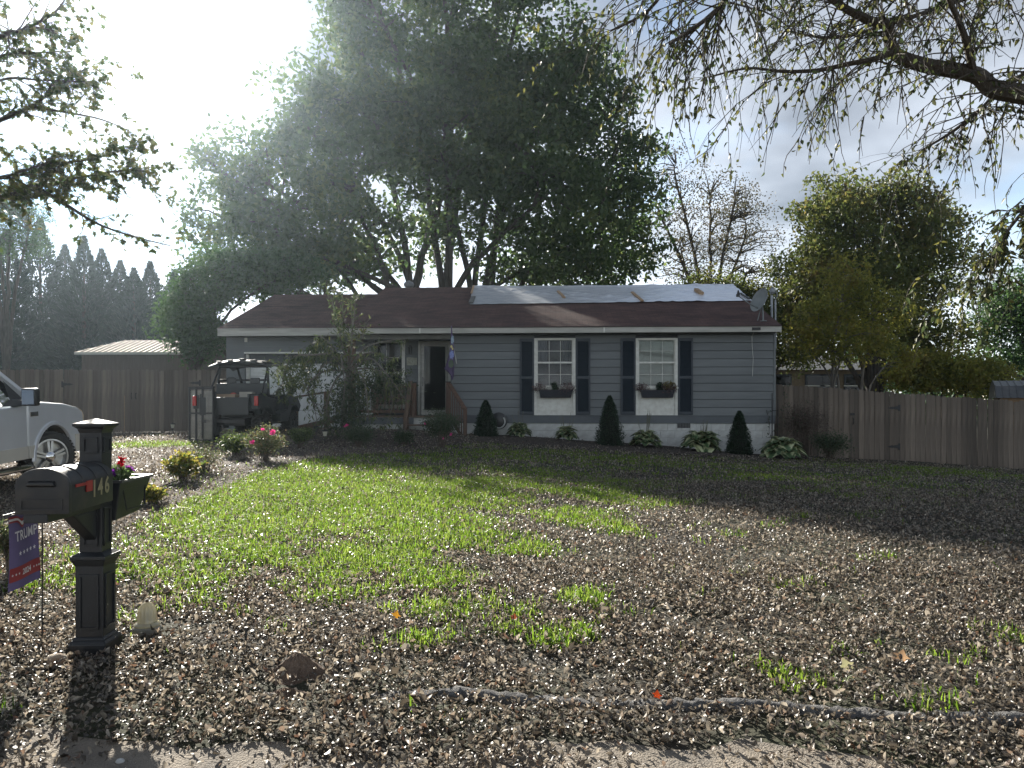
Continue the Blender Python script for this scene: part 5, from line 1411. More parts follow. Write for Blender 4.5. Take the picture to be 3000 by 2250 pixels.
def hosta(px, wpx, hpx, y, nleaf, stalks, label, sh):
    p = G((px-CX)/F*y, y); Rr = wpx/2/F*y; Hh = hpx/F*y
    e = empty('hosta_plant', p, 0, label, 'plant', 'hosta plants in the front bed')
    for i in range(nleaf):
        a = i*2.399+random.uniform(-.3,.3); lev = i/nleaf
        L = Rr*(.58+.40*(1-lev))*random.uniform(.85, 1.15)
        o = link('leaf', random.choice(hl), e, (math.cos(a)*.03, math.sin(a)*.03, .05+lev*Hh*.50))
        o.rotation_euler = (R(8+30*lev)+random.uniform(-.12,.12), random.uniform(-.25,.25), a-PI/2); o.scale = (L*random.uniform(.8,1.1), L, L*(.75+.35*lev))
    for i in range(stalks):
        a = random.uniform(0, 2*PI); h = sh*random.uniform(.75,1.05); q = random.uniform(.05,.2)
        s = MB(); x, y2 = math.cos(a)*.06, math.sin(a)*.06
        s.tube([(x,y2,.05),(x+q*math.cos(a)*.5,y2+.3*q*math.sin(a),h*.6),(x+q*math.cos(a),y2+.5*q*math.sin(a),h)], [.006,.005,.003], 4)
        for k in range(9):
            t = .62+.38*k/9; s.tube([(x+q*math.cos(a)*t, y2+.5*q*math.sin(a)*t, h*t),(x+q*math.cos(a)*t+random.uniform(-.02,.02), y2+.5*q*math.sin(a)*t, h*t-.02)], .005, 4)
        s.build('flower_stalk', m_stalk, e)
hosta(1522, 82, 54, 21.3, 60, 4, 'small hosta with upright dry stalks right of the hose reel', .72)
hosta(1660, 84, 52, 21.2, 58, 5, 'small hosta beneath the left window box', .80)
hosta(1890, 106, 58, 20.9, 70, 9, 'hosta with many tall dry stalks beneath the right window box', .98)
hosta(2055, 142, 70, 20.6, 84, 8, 'broad hosta with dry stalks below the foundation vent', .85)
hosta(2292, 152, 70, 20.2, 92, 0, 'broad bright hosta at the right corner of the house', .8)

# flowering shrubs of the left bed
m_azal = leaf_mat('azalea_leaves', [(.045,.070,.030),(.085,.11,.05),(.14,.15,.075),(.16,.11,.07)], .4, .5)
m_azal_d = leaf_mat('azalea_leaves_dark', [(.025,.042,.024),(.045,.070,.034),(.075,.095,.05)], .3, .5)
m_pink = leaf_mat('pink_petals', [(.58,.07,.24),(.70,.13,.33)], .4, .6)
m_trim = leaf_mat('trimmed_shrub_leaves', [(.03,.05,.02),(.06,.09,.03),(.13,.16,.05)], .4, .5)
m_yg = leaf_mat('yellowing_leaves', [(.05,.08,.025),(.12,.15,.04),(.28,.24,.06),(.10,.08,.04)], .5, .5)
m_twig = mat('twig', (.11,.085,.065), (.07,.055,.045), .9, 10)
def bush(px, py, wpx, hpx, n, m, label, flowers=(), leaf=(.05,.022), dens=.5, flat=False, y=None):
    p = ground(px, py) if y is None else G((px-CX)/F*y, y); y = p.y; Rr = wpx/2/F*y; H = hpx/F*y
    e = empty('shrub', p, 0, label, 'shrub', 'low shrubs in the garden beds')
    st = MB(); tips = []
    for i in range(26):
        a = random.uniform(0, 2*PI); q = Rr*math.sqrt(random.random())*.9; h = H*(.95-.35*(q/Rr)**2)*random.uniform(.65, 1.0)
        if flat: h = H*random.uniform(.78, .95)
        x, yy = q*math.cos(a), q*math.sin(a); k = random.uniform(.2,.4)
        st.tube([(x*.15,yy*.15,-.03),(x*k+random.uniform(-.03,.03),yy*k,h*.45),(x,yy,h)], [.009,.006,.002], 4); tips.append((x*k, yy*k, h*.45, x, yy, h))
    st.build('stems', m_twig, e)
    T = np.array(tips); k = rng.integers(0, len(T), n); t = rng.random((n,1))**.6
    P = T[k,:3]*(1-t)+T[k,3:]*t + rng.normal(0, .16*Rr, (n,3))*np.array([1,1,.75]); P[:,2] = np.clip(P[:,2], .03, None)
    if flat: P[:,2] = np.minimum(P[:,2], H*rng.uniform(.9,1.0,n))
    scatter_leaves('foliage', P, rng.uniform(.7,1.2,n)*leaf[0], rng.uniform(.7,1.2,n)*leaf[1], m, e)
    for fx, fy, fr in flowers:
        c = at(fx, fy, y-Rr*.5)-p; r = fr*.65/F*y
        f = MB()
        for q in range(5 if fr > 6 else 3):
            cc = Vector((random.uniform(-1,1), random.uniform(-1,1), random.uniform(-1,1)))*r*.55 + c
            for k2 in range(5):
                a = 2*PI*k2/5+q; d = Vector((math.cos(a), -.5, math.sin(a))); s2 = d.cross(Vector((0,1,0)))*.32
                f.add([cc, cc+(d*.6+s2)*r*.7, cc+d*r*.8, cc+(d*.6-s2)*r*.7], [(0,1,2,3)])
        f.build('flower', m_pink, e)
    return e
bush(775, 1352, 130, 112, 2600, m_azal, 'loose azalea with bright pink flowers in front of the utility vehicle', ((797,1268,14),(740,1296,11),(770,1258,8)))
bush(878, 1316, 78, 62, 2600, m_trim, 'small rounded trimmed shrub with a flat top', leaf=(.045,.025), flat=True)
bush(690, 1335, 110, 74, 1800, m_trim, 'low leafy shrub left of the pink azalea', leaf=(.055,.03))
bush(600, 1385, 150, 88, 1900, m_azal, 'sparse straw-coloured shrub on the drive side of the bed', leaf=(.04,.014))
bush(535, 1410, 105, 92, 900, m_yg, 'yellowing broad-leaved plant in the sunny part of the bed', leaf=(.085,.045))
bush(1052, 1312, 96, 76, 2600, m_azal_d, 'azalea with one pink flower left of the porch steps', ((1017,1246,7),(1010,1248,5)))
bush(1185, 1308, 66, 52, 1700, m_azal_d, 'small dark shrub at the foot of the porch steps')
bush(1295, 1312, 116, 142, 4200, m_azal_d, 'tall dark azalea with scattered pink flowers beside the stair railing', ((1246,1241,6),(1320,1272,7),(1297,1284,6)))
bush(445, 1478, 90, 62, 700, m_yg, 'thin yellow-leaved shrub by the drive edge', leaf=(.06,.03))
bush(28, 1700, 70, 190, 900, m_azal, 'tall weedy clump left of the campaign flag', leaf=(.05,.016), y=6.6)
bush(2430, 1350, 140, 88, 3000, m_azal_d, 'low spreading dark shrub before the right fence', leaf=(.05,.026), y=20.6)
m_plum = leaf_mat('plum_brown_leaves', [(.05,.035,.032),(.075,.048,.042),(.05,.05,.034),(.095,.075,.06)], .3, .6)
bush(2365, 1340, 170, 190, 4200, m_plum, 'bare-looking plum brown shrub at the house corner', leaf=(.045,.02), y=21.3)
# black trellis pole at the corner with a thin vine
tpx = G((2262-CX)/F*21.4, 21.4)
te = empty('trellis_pole', tpx, 0, 'thin black trellis pole with a sparse climbing vine at the house corner', 'trellis')
hh = CZ+(HY-1152)/F*21.4-tpx.z
mb = MB(); mb.tube([(0,0,-.05),(0,0,hh)], .014, 6); mb.tube([(0,0,hh*.72),(.16,0,hh*.72)], .01, 5); mb.tube([(.16,0,0),(.16,0,hh*.9)], .01, 5); mb.build('pole', M['black_iron'], te)
vn = MB(); pts = []
for i in range(5):
    q = [Vector((0,0,.05+.2*i))]
    d = Vector((random.choice((-1,1))*.5, -.2, .8))
    for k in range(8):
        d = (d+Vector((random.uniform(-.5,.5), random.uniform(-.3,.3), .12))).normalized(); q.append(q[-1]+d*.16)
    vn.tube(q, [.005]*9, 4); pts += [tuple(x) for x in q[2:]]
vn.build('vine_stem', m_twig, te)
P = np.array(pts)[rng.integers(0, len(pts), 130)]+rng.normal(0, .05, (130,3)); scatter_leaves('vine_leaves', P, .075, .035, m_azal_d, te)

# weeping ornamental tree in front of the porch
wt_y = 18.9; wb_ = G((1010-CX)/F*wt_y, wt_y)
wt = empty('weeping_tree', wb_, 0, 'small weeping ornamental tree with arching branches before the porch', 'tree')
def wp(px, py, dy=0.0): return at(px, py, wt_y+dy)-wb_
wm = MB()
trunk_top = wp(1022, 1085)
wm.tube([(0,0,-.1), wp(1008,1215), wp(1010,1150), trunk_top], [.085,.075,.065,.05], 8)
arcs = [([(1022,1085),(985,1062),(950,1068),(925,1110),(918,1170),(930,1240)],-.3), ([(1022,1085),(970,1040),(915,1040),(860,1045),(835,1085),(825,1140)],-.6), ([(1022,1090),(960,1085),(912,1115),(905,1160),(945,1215),(965,1250)],-.5),
        ([(1022,1080),(1060,1040),(1105,1035),(1140,1060),(1160,1100)],-.4), ([(1025,1085),(1080,1050),(1120,1080),(1165,1140),(1195,1180)],-.7), ([(1025,1085),(1090,1080),(1130,1110),(1150,1180),(1130,1250)],-.3),
        ([(1022,1080),(1070,1020),(1130,1000),(1190,992)],.2), ([(1020,1080),(1000,1000),(985,930),(965,850)],0.1), ([(1022,1080),(1010,1010),(1005,930),(1000,860)],.3), ([(1024,1080),(1030,990),(1040,900),(1042,880)],-.1), ([(1024,1080),(1032,980),(1028,880)],.4),
        ([(1020,1080),(980,1030),(950,990),(925,985)],-.2), ([(1022,1085),(960,1020),(930,1010),(910,1020)],.4), ([(1020,1085),(955,1045),(900,1060),(870,1110),(855,1140)],.1),
        ([(1025,1085),(1062,1100),(1075,1170),(1080,1230)],-.8), ([(1020,1085),(985,1110),(960,1170),(955,1225)],-.8), ([(1025,1080),(1066,1060),(1062,990),(1070,945)],.1), ([(1022,1080),(1000,1040),(1010,1130),(1000,1200)],-.7)]
wl_pts, wl_up = [], []
for ai, (arc, dy) in enumerate(arcs):
    P3 = [wp(px, py, dy*min(1, i/2)) for i, (px, py) in enumerate(arc)]
    # smooth
    fine = []
    for i in range(len(P3)-1):
        p0, p1, p2, p3 = P3[max(0,i-1)], P3[i], P3[i+1], P3[min(len(P3)-1,i+2)]
        for k in range(6):
            t = k/6; fine.append(.5*((2*p1)+(p2-p0)*t+(2*p0-5*p1+4*p2-p3)*t*t+(3*p1-p0-3*p2+p3)*t**3))
    fine.append(P3[-1])
    n = len(fine); wm.tube(fine, [.022*(1-i/n)+.006 for i in range(n)], 5)
    up_ = arc[-1][1] < 960
    for i in range(4, n):
        for _ in range(2):
            if random.random() < .75:
                d = Vector((random.uniform(-1,1), random.uniform(-1,1), random.uniform(-1.2,.3) if not up_ else random.uniform(-.2,1))).normalized(); L = random.uniform(.12,.5)
                e_ = fine[i]+d*L; m_ = fine[i]+d*L*.5+Vector((0,0,.05)); wm.tube([fine[i], m_, e_+Vector((0,0,-.08*(not up_)))], [.006,.004,.002], 4)
                dense = 1.0 if (ai in (7, 8, 1, 11, 12, 13, 3)) else .45
                for k in range(int(9*dense*random.random()*2)):
                    t = random.random(); wl_pts.append(tuple(fine[i].lerp(e_, t)+Vector((random.uniform(-.04,.04),)*3))); wl_up.append(1 if up_ else 0)
wm.build('branches', M['bark_light'], wt, smooth=True)
P = np.array(wl_pts); up_a = np.array(wl_up)[:,None]
ax = unit(rng.normal(0,.55,(len(P),3))+np.array([0,0,-.9])*(1-up_a)+np.array([0,0,.25])*up_a)
m_peach = leaf_mat('narrow_peach_leaves', [(.04,.06,.03),(.065,.09,.04),(.10,.125,.055),(.18,.19,.075)], .42, .45)
V, T, Q = leaf_folded(P, rng.uniform(.10,.17,len(P)), rng.uniform(.028,.042,len(P)), ax)
link('foliage', np_mesh('foliage', V, [T, Q], m_peach), wt)
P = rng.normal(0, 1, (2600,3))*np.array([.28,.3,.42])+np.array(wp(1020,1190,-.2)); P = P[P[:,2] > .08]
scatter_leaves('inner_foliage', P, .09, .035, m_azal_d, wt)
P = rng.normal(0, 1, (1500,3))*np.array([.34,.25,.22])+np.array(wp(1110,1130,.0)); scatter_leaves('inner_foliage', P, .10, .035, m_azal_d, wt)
P = rng.normal(0, 1, (600,3))*np.array([.26,.3,.24])+np.array(wp(865,1105,-.4)); scatter_leaves('inner_foliage', P, .12, .04, m_peach, wt)
# ================================================================== trees
def smooth_path(P3, k=6):
    out = []
    for i in range(len(P3)-1):
        p0, p1, p2, p3 = P3[max(0,i-1)], P3[i], P3[i+1], P3[min(len(P3)-1,i+2)]
        for j in range(k):
            t = j/k; out.append(.5*((2*p1)+(p2-p0)*t+(2*p0-5*p1+4*p2-p3)*t*t+(3*p1-p0-3*p2+p3)*t**3))
    out.append(P3[-1]); return out
def lobe_tree(label, base, y, lobes, ncl, nlf, crad, leaf, m, trunk_r, name='tree', bark=None, group=None, twig_r=.03, shell=.5, stems=None, spread=.35, trunk_h=1.2, sub=True):
    """crown of leaf clumps inside lobes; a limb runs into every lobe, a twig to every clump"""
    e = empty(name, base, 0, label, 'tree', group); b = Vector(base)
    tm = MB(); limbs = []
    C = [(at(px, py, y+dy)-b, rx/F*y, ry/F*y) for px, py, rx, ry, dy in lobes]
    stems = stems or [(0,0)]
    for i, (c, rx, ry) in enumerate(C):
        sx, sy = stems[i % len(stems)]
        p0 = Vector((sx, sy, -.2)); th = trunk_h*random.uniform(.8, 1.3)
        p1 = Vector((sx*1.15, sy*1.15, th)); mid = p1.lerp(c, .5); mid.z += (c.z-p1.z)*.10; mid.x = p1.x+(c.x-p1.x)*spread; mid.y = p1.y+(c.y-p1.y)*spread
        end = c+Vector((0,0,ry*.45))
        pth = smooth_path([p0, p1, mid, c, end], 7)
        pth = [q+Vector((random.uniform(-1,1), random.uniform(-1,1), 0))*.02*rx*(k > 4) for k, q in enumerate(pth)]
        n = len(pth); r0 = trunk_r*(.55+.45*min(1, rx*ry/(C[0][1]*C[0][2]))) if len(stems) > 1 else trunk_r
        tm.tube(pth, [max(.02, r0*(1-.93*k/n)) for k in range(n)], 7); limbs += pth[n//3:]
    LB = np.array([tuple(q) for q in limbs])
    vol = np.array([c[1]*c[2]*max(c[1],c[2]) for c in C]); cnt = np.maximum(3, (ncl*vol/vol.sum()).astype(int))
    cl = []
    for (c, rx, ry), k in zip(C, cnt):
        d = rnd_dir(k)*(rng.random((k,1))**(1/3*shell*2)); cl.append(np.array(c)+d*np.array([rx, (rx+ry)/2*.9, ry]))
    cl = np.concatenate(cl)
    if sub:
        for c in cl[rng.random(len(cl)) < .6]:
            d2 = ((LB-c)**2).sum(1)+np.where(LB[:,2] > c[2], 4., 0); q = Vector(LB[d2.argmin()]); cv = Vector(c)
            mid = q.lerp(cv, .5)+Vector((0,0,.12*(cv-q).length)); tm.tube([q, mid, cv], [twig_r*1.4, twig_r, twig_r*.4], 4, cap=False)
    tm.build('trunk', bark or M['bark'], e, smooth=True)
    n = len(cl)*nlf; k = np.repeat(np.arange(len(cl)), nlf)
    sz = rng.uniform(.65, 1.3, len(cl))[k][:,None]
    P = cl[k]+rnd_dir(n)*rng.random((n,1))**.45*1.75*crad*sz*np.array([1,1,.66]); P = P[P[:,2] > .3]; n = len(P)
    ax = unit(rng.normal(0, 1, (n,3))+np.array([0,0,-.25]))
    scatter_leaves('crown', P, rng.uniform(.6,1.25,n)*leaf[0], rng.uniform(.6,1.25,n)*leaf[1], m, e, ax, .2)
    return e
m_oak = leaf_mat('oak_leaves', [(.028,.050,.020),(.048,.080,.030),(.070,.105,.040),(.13,.155,.055)], .46, .5, .3, cluster=.35)
m_maple_r = leaf_mat('maple_leaves_turning', [(.055,.075,.026),(.085,.11,.036),(.12,.13,.042),(.15,.12,.046)], .46, .5, .3, cluster=.5)
m_yellow = leaf_mat('yellow_green_leaves', [(.075,.09,.026),(.14,.155,.04),(.23,.22,.055),(.16,.12,.04)], .52, .5, .3, cluster=.8)
m_green = leaf_mat('mid_green_leaves', [(.025,.055,.022),(.045,.085,.03),(.075,.12,.045)], .38, .5, .3, cluster=.5)
m_brownleaf = leaf_mat('sparse_brown_green_leaves', [(.045,.050,.026),(.075,.070,.035),(.10,.075,.045)], .35, .6, .3)
# big multi-stemmed tree behind the house
by = 40.0
big_lobes = [(1340,470,270,250,0),(1080,300,200,240,1),(1450,130,230,250,2),(1120,60,200,200,3),(1660,230,190,240,1),(1790,480,130,220,0),(1750,690,190,130,-1),(1560,600,200,220,-3),
             (900,370,140,170,1),(760,520,170,170,2),(680,660,130,170,3),(830,700,190,140,-2),(1040,590,190,200,-3),(1000,760,200,90,1),(1650,790,240,70,1),(1300,-160,230,200,2),(1560,-120,160,160,3),(1050,-60,140,150,2),
             (620,480,60,60,2),(640,790,90,70,2),(1880,700,90,120,2),(1300,270,180,160,-2),(740,820,150,60,-3),(1500,380,180,170,3),(1240,730,90,70,3)]
stm = [(-2.0,.3),(-1.2,-.3),(-.5,.2),(.2,-.2),(.9,.2),(1.7,-.1)]
lobe_tree('huge multi-stemmed oak with dense dark crown rising behind the house', G((1310-CX)/F*by, by), by, big_lobes, 860, 120, .78, (.35,.19), m_oak, .33, 'oak_tree', stems=stm, spread=.42, trunk_h=2.2, twig_r=.045, shell=.62)
# right side: round tree, turning maple, sparse tree, edge tree
lobe_tree('round dense tree with turning leaves beyond the right fence', G((2560-CX)/F*36, 36), 36, [(2560,690,230,170,0),(2440,620,130,120,1),(2730,760,140,160,1),(2500,850,210,150,-1),(2730,930,140,130,0),(2370,830,110,150,1),(2600,990,200,90,1),(2480,570,100,70,0),(2330,940,90,110,0),(2640,610,110,80,0)], 460, 110, .56, (.22,.12), m_maple_r, .2, 'maple_tree', group='trees beyond the right fence', twig_r=.03)
lobe_tree('smaller yellow-green tree with thin pale stems just beyond the right fence', G((2455-CX)/F*27, 27), 27, [(2470,850,100,100,0),(2400,940,100,70,0),(2560,930,110,80,.5),(2480,1010,130,50,-.5),(2350,1000,70,60,.5),(2620,1040,70,40,.5)], 170, 60, .34, (.15,.08), m_yellow, .08, 'maple_tree', bark=M['bark_light'], group='trees beyond the right fence', twig_r=.014, stems=[(-.25,0),(.2,.1),(.6,-.1)], trunk_h=.8)
lobe_tree('sparse half-bare tree with fine twigs between the oak and the maple', G((2080-CX)/F*44, 44), 44, [(2080,640,140,150,0),(1980,530,90,110,0),(2180,700,110,150,1),(2150,600,90,70,0),(2000,760,120,90,1),(1930,620,70,100,0),(2180,820,110,50,0)], 420, 24, .5, (.16,.08), m_brownleaf, .18, 'bare_tree', twig_r=.03, group='trees beyond the right fence')
lobe_tree('bright green tree at the far right beyond the garden shed', G((3080-CX)/F*40, 40), 40, [(3060,900,170,120,0),(2980,980,130,110,0),(3140,1000,150,120,0),(2900,1060,90,60,0),(2990,860,90,70,1)], 260, 95, .52, (.21,.12), m_green, .2, 'leafy_tree', group='trees beyond the right fence')
lobe_tree('dark leafy tree behind the satellite dish', G((2240-CX)/F*38, 38), 38, [(2170,900,120,60,0),(2250,960,110,70,0),(2300,900,80,70,1),(2080,850,110,50,1),(2210,1030,120,50,0),(2330,1010,80,70,0)], 230, 80, .48, (.19,.1), m_maple_r, .14, 'leafy_tree', group='trees beyond the right fence')
lobe_tree('leafy tree growing at the left corner of the garage', G((560-CX)/F*29, 29), 29, [(570,900,75,120,0),(630,820,90,80,0),(720,790,120,70,1),(600,1000,75,70,0),(530,960,60,70,1),(830,800,120,60,1)], 300, 80, .40, (.16,.09), m_green, .1, 'leafy_tree')
lobe_tree('pale hedge-like tree behind the fence before the garden shed', G((2760-CX)/F*33, 33), 33, [(2760,1080,110,60,0),(2870,1110,90,60,0),(2670,1100,80,45,0)], 200, 70, .36, (.16,.09), m_yellow, .08, 'leafy_tree', group='trees beyond the right fence')
# thin bare pole tree / utility pole between them
pp = G((2827-CX)/F*34, 34); o = MB().tube([(0,0,-.3),(0.02,0,3.4)], [.07,.06], 8).build('utility_pole', M['bark'], None, pp); tag(o, 'slim bare wooden pole beyond the right fence', 'pole')
# row of tall conifers at the left
m_con = leaf_mat('cypress_sprays', [(.010,.022,.017),(.016,.032,.022),(.024,.044,.028)], .18, .6, .3, cluster=.3)
def cypress(px, py_top, y, wpx, label, grp='tall dark conifers beyond the left fence', n=8000):
    b = G((px-CX)/F*y, y); H = CZ+(HY-py_top)/F*y-b.z; Rr = wpx/2/F*y
    e = empty('conifer_tree', b, 0, label, 'tree', grp)
    h = rng.random(n)**1.05; a = rng.uniform(0, 2*PI, n); tier = .68+.32*np.abs(np.sin(h*H*2.1+a*.7+np.sin(a*3)))
    rad = Rr*(1-h)**1.0*tier*(1+.16*np.sin(a*4+h*9)+.1*np.sin(a*7-h*17))*rng.uniform(.45,1.05,n)**.6+.02
    P = np.stack([rad*np.cos(a), rad*np.sin(a), h*H*.985+.3], 1)
    ax = unit(np.stack([np.cos(a), np.sin(a), .1+h*1.3], 1)+rng.normal(0,.3,(n,3)))
    scatter_leaves('foliage', P, rng.uniform(.4,1.0,n)*(1.05-.80*h), .22*(1.05-.7*h), m_con, e, ax, .2)
    MB().tube([(0,0,-.3),(0,0,H*.6),(0,0,H*.99)], [.22,.12,.015], 6).build('trunk', M['bark'], e)
for i, (px, t, w) in enumerate(((-90,600,430),(20,680,400),(118,645,380),(190,725,360),(246,700,330),(298,738,350),(352,772,340),(392,795,320),(440,776,320),(512,800,340),(590,840,300))):
    cypress(px, t, 52+(i*37 % 7)*.8, w, 'tall dark conifer in the row behind the brown shed')
lobe_tree('pine-like tree with loose crown left of the conifer row', G((20-CX)/F*38, 38), 38, [(30,640,110,60,0),(-60,600,120,80,0),(80,700,70,60,0),(0,720,110,60,0)], 170, 80, .45, (.22,.04), m_green, .15, 'pine_tree')
# far woodland closing the view
n = 26000; xw = rng.uniform(-75, 75, n); yw = rng.uniform(72, 95, n); hw_ = rng.random(n)**.8*(6.5+2.0*np.sin(xw*.35)+1.2*np.sin(xw*1.1+1))
P = np.stack([xw, yw, hw_-.3], 1); o = scatter_leaves('woodland', P, rng.uniform(.5,1.1,n), .5, m_green); tag(o, 'distant green woodland closing the view', 'woodland', kind='stuff')

# near branches: generic drooping twig system
def twig_system(limbs, ntw, length, droop, nleaf, leaf, tm, lf, seed, spread=1.0, sub=3, lat=None, tip=True):
    rs = random.Random(seed); pts = []
    for pth, r0, r1 in limbs:
        n = len(pth); tm.tube(pth, [r0+(r1-r0)*k/(n-1) for k in range(n)], 7)
        for _ in range(int(ntw*sum((pth[i+1]-pth[i]).length for i in range(n-1)))):
            t = rs.uniform(.06, 1)**.8; i = min(int(t*(n-1)), n-2); p = pth[i].lerp(pth[i+1], rs.random()); d0 = (pth[i+1]-pth[i]).normalized()
            d = (d0*rs.uniform(.2,1)+Vector((rs.uniform(-1,1), rs.uniform(-1,1), rs.uniform(-.9,.7)))*spread).normalized()
            L = length*rs.uniform(.4, 1.15); ns = 7; path = [p]; rr = max(.003, min(.008, (r0+(r1-r0)*t)*.4))
            for k in range(ns):
                d = (d+Vector((rs.uniform(-.28,.28), rs.uniform(-.28,.28), rs.uniform(-.2,.2)-droop*(k+1)/ns))).normalized(); path.append(path[-1]+d*L/ns)
            tm.tube(path, [rr*(1-.75*k/ns) for k in range(ns+1)], 4, cap=False); paths = [path]
            for _ in range(sub):
                k = rs.randint(1, ns-1); q = path[k]; dd = ((path[k+1]-path[k]).normalized()+Vector((rs.uniform(-1,1), rs.uniform(-1,1), rs.uniform(-.8,.5)))*.8).normalized(); p2 = [q]; L2 = L*rs.uniform(.2,.5)
                for m_ in range(4):
                    dd = (dd+Vector((rs.uniform(-.25,.25), rs.uniform(-.25,.25), rs.uniform(-.2,.15)-droop*.35))).normalized(); p2.append(p2[-1]+dd*L2/4)
                tm.tube(p2, [rr*.55, rr*.5, rr*.4, rr*.3, rr*.2], 4, cap=False); paths.append(p2)
            for q in paths:
                for _ in range(max(1, int(nleaf*rs.uniform(.3,1.4)*len(q)/9))):
                    k = rs.randint(1, len(q)-1); lf.append((tuple(q[k].lerp(q[k-1], rs.random())), tuple((q[k]-q[k-1]).normalized())))
    return lf
# right-hand tree: trunk outside the frame, limbs reach over the lawn
rt_b = G(7.6, 6.4)
rt = empty('hackberry_tree', rt_b, 0, 'half-bare tree with crooked limbs and drooping yellow-green twigs over the lawn', 'tree')
def rp(px, py, y): return at(px, py, y)-rt_b
tm = MB(); base = Vector((0,0,-.2))
tm.tube([base, Vector((-.05,0,1.8)), Vector((-.25,0,3.3)), Vector((-.3,.1,5.0)), Vector((-.1,.2,7.5))], [.27,.22,.20,.17,.09], 10)
fork = Vector((-.27,.02,3.7))
L1 = smooth_path([fork, rp(3300,330,6.3), rp(3000,276,6.2), rp(2905,258,6.2), rp(2852,217,6.15), rp(2699,188,6.1), rp(2617,150,6.1), rp(2599,75,6.0), rp(2546,59,6.0), rp(2470,20,5.9), rp(2380,-40,5.9)], 5)
L2 = smooth_path([rp(2617,150,6.1), rp(2570,170,6.05), rp(2482,188,6.1), rp(2393,206,6.2), rp(2288,209,6.3), rp(2190,200,6.4), rp(2080,225,6.5)], 5)
L3 = smooth_path([fork+Vector((0,0,.6)), rp(3250,120,6.6), rp(2990,225,6.7), rp(2864,329,6.8), rp(2787,388,6.8), rp(2700,440,6.9)], 5)
L4 = smooth_path([Vector((-.3,.1,4.6)), rp(3100,-60,6.0), rp(2780,-110,5.6), rp(2480,-120,5.4), rp(2200,-70,5.3), rp(2090,40,5.3), rp(1960,130,5.4)], 5)
L5 = smooth_path([rp(2480,-120,5.4), rp(2250,-160,5.8), rp(2020,-110,6.2), rp(1900,30,6.4), rp(1790,90,6.5)], 5)
L6 = smooth_path([rp(2852,217,6.15), rp(2830,120,5.9), rp(2790,20,5.7), rp(2750,-60,5.6)], 5)
L7 = smooth_path([fork+Vector((0,0,-.2)), rp(3350,480,5.6), rp(3120,520,5.4), rp(2980,640,5.4), rp(2900,760,5.5), rp(2830,850,5.6)], 5)
L8 = smooth_path([Vector((-.3,.1,5.0)), rp(3200,-120,7.4), rp(2900,-30,7.6), rp(2640,60,7.7), rp(2450,110,7.9), rp(2300,90,8.0)], 5)
lf = []
twig_system([(L1,.095,.02)], 11, .95, .25, 7, None, tm, lf, 1); twig_system([(L2,.026,.007)], 17, 1.0, .35, 7, None, tm, lf, 2)
twig_system([(L3,.035,.008)], 14, 1.0, .25, 8, None, tm, lf, 3); twig_system([(L4,.05,.010)], 14, 1.15, .4, 7, None, tm, lf, 4)
twig_system([(L5,.03,.008)], 16, 1.1, .35, 7, None, tm, lf, 5); twig_system([(L6,.035,.012)], 13, .95, .25, 8, None, tm, lf, 6)
twig_system([(L7,.022,.006)], 13, .6, .7, 11, None, tm, lf, 7); twig_system([(L8,.04,.01)], 15, 1.25, .35, 8, None, tm, lf, 8)
tm.build('trunk', M['bark'], rt, smooth=True)
P = np.array([a for a, b in lf]); D = np.array([b for a, b in lf])
ax = unit(D*.35+rng.normal(0,.55,P.shape)+np.array([0,0,-.75]))
m_hack = leaf_mat('hackberry_leaves', [(.035,.048,.022),(.050,.068,.03),(.07,.085,.034),(.14,.135,.045),(.045,.05,.03)], .40, .5)
V, T, Q = leaf_folded(P, rng.uniform(.036,.066,len(P)), rng.uniform(.018,.031,len(P)), ax, curl=.2)
link('crown', np_mesh('crown', V, [T, Q], m_hack), rt)
# left-hand maple: trunk outside the frame
lt_b = G(-8.2, 6.3)
lt = empty('maple_tree', lt_b, 0, 'maple with lobed leaves on dark branches reaching in above the pickup truck', 'tree')
def lp(px, py, y): return at(px, py, y)-lt_b
tm = MB(); tm.tube([Vector((0,0,-.2)), Vector((.05,0,1.8)), Vector((.15,.1,3.6)), Vector((.1,.2,6)), Vector((.2,.3,8))], [.24,.2,.17,.12,.05], 10)
K = Vector((.12,.08,3.0))
limbs = [([K+Vector((0,0,.6)), lp(-250,430,7.2), lp(0,352,7.8), lp(90,313,7.9), lp(163,259,8.0), lp(253,199,8.1)],.034,.006),
         ([lp(90,313,7.9), lp(200,330,8.1), lp(290,348,8.3), lp(350,370,8.4)],.014,.005),
         ([K+Vector((0,.1,1.4)), lp(-250,250,7.5), lp(0,108,7.8), lp(60,90,7.9), lp(150,45,8.0), lp(190,0,8.0)],.034,.007),
         ([K+Vector((0,0,1.2)), lp(-200,260,7.8), lp(0,165,8.2), lp(100,155,8.4), lp(210,150,8.5)],.022,.006),
         ([K, lp(-250,640,7.6), lp(0,579,8.2), lp(120,545,8.4), lp(199,527,8.4), lp(331,503,8.5), lp(425,500,8.6)],.036,.006),
         ([lp(110,550,8.4), lp(199,603,8.5), lp(289,657,8.6), lp(392,693,8.7), lp(500,720,8.8)],.022,.005),
         ([K+Vector((0,0,.2)), lp(-200,560,7.4), lp(0,520,7.8), lp(70,500,7.9), lp(140,480,8.0), lp(250,470,8.1), lp(360,440,8.2)],.022,.005),
         ([K+Vector((0,0,.9)), lp(-200,330,7.3), lp(0,235,7.7), lp(120,235,7.9), lp(260,240,8.0)],.02,.006)]
lf = []
for i, (pth, a, b) in enumerate(limbs): twig_system([(smooth_path(pth, 5), a, b)], 11.0 if i not in (4, 6) else 15.0, .58, .12, 8 if i not in (4, 6) else 12, None, tm, lf, 20+i, spread=.9, sub=2)
tm.build('trunk', M['bark'], lt, smooth=True)
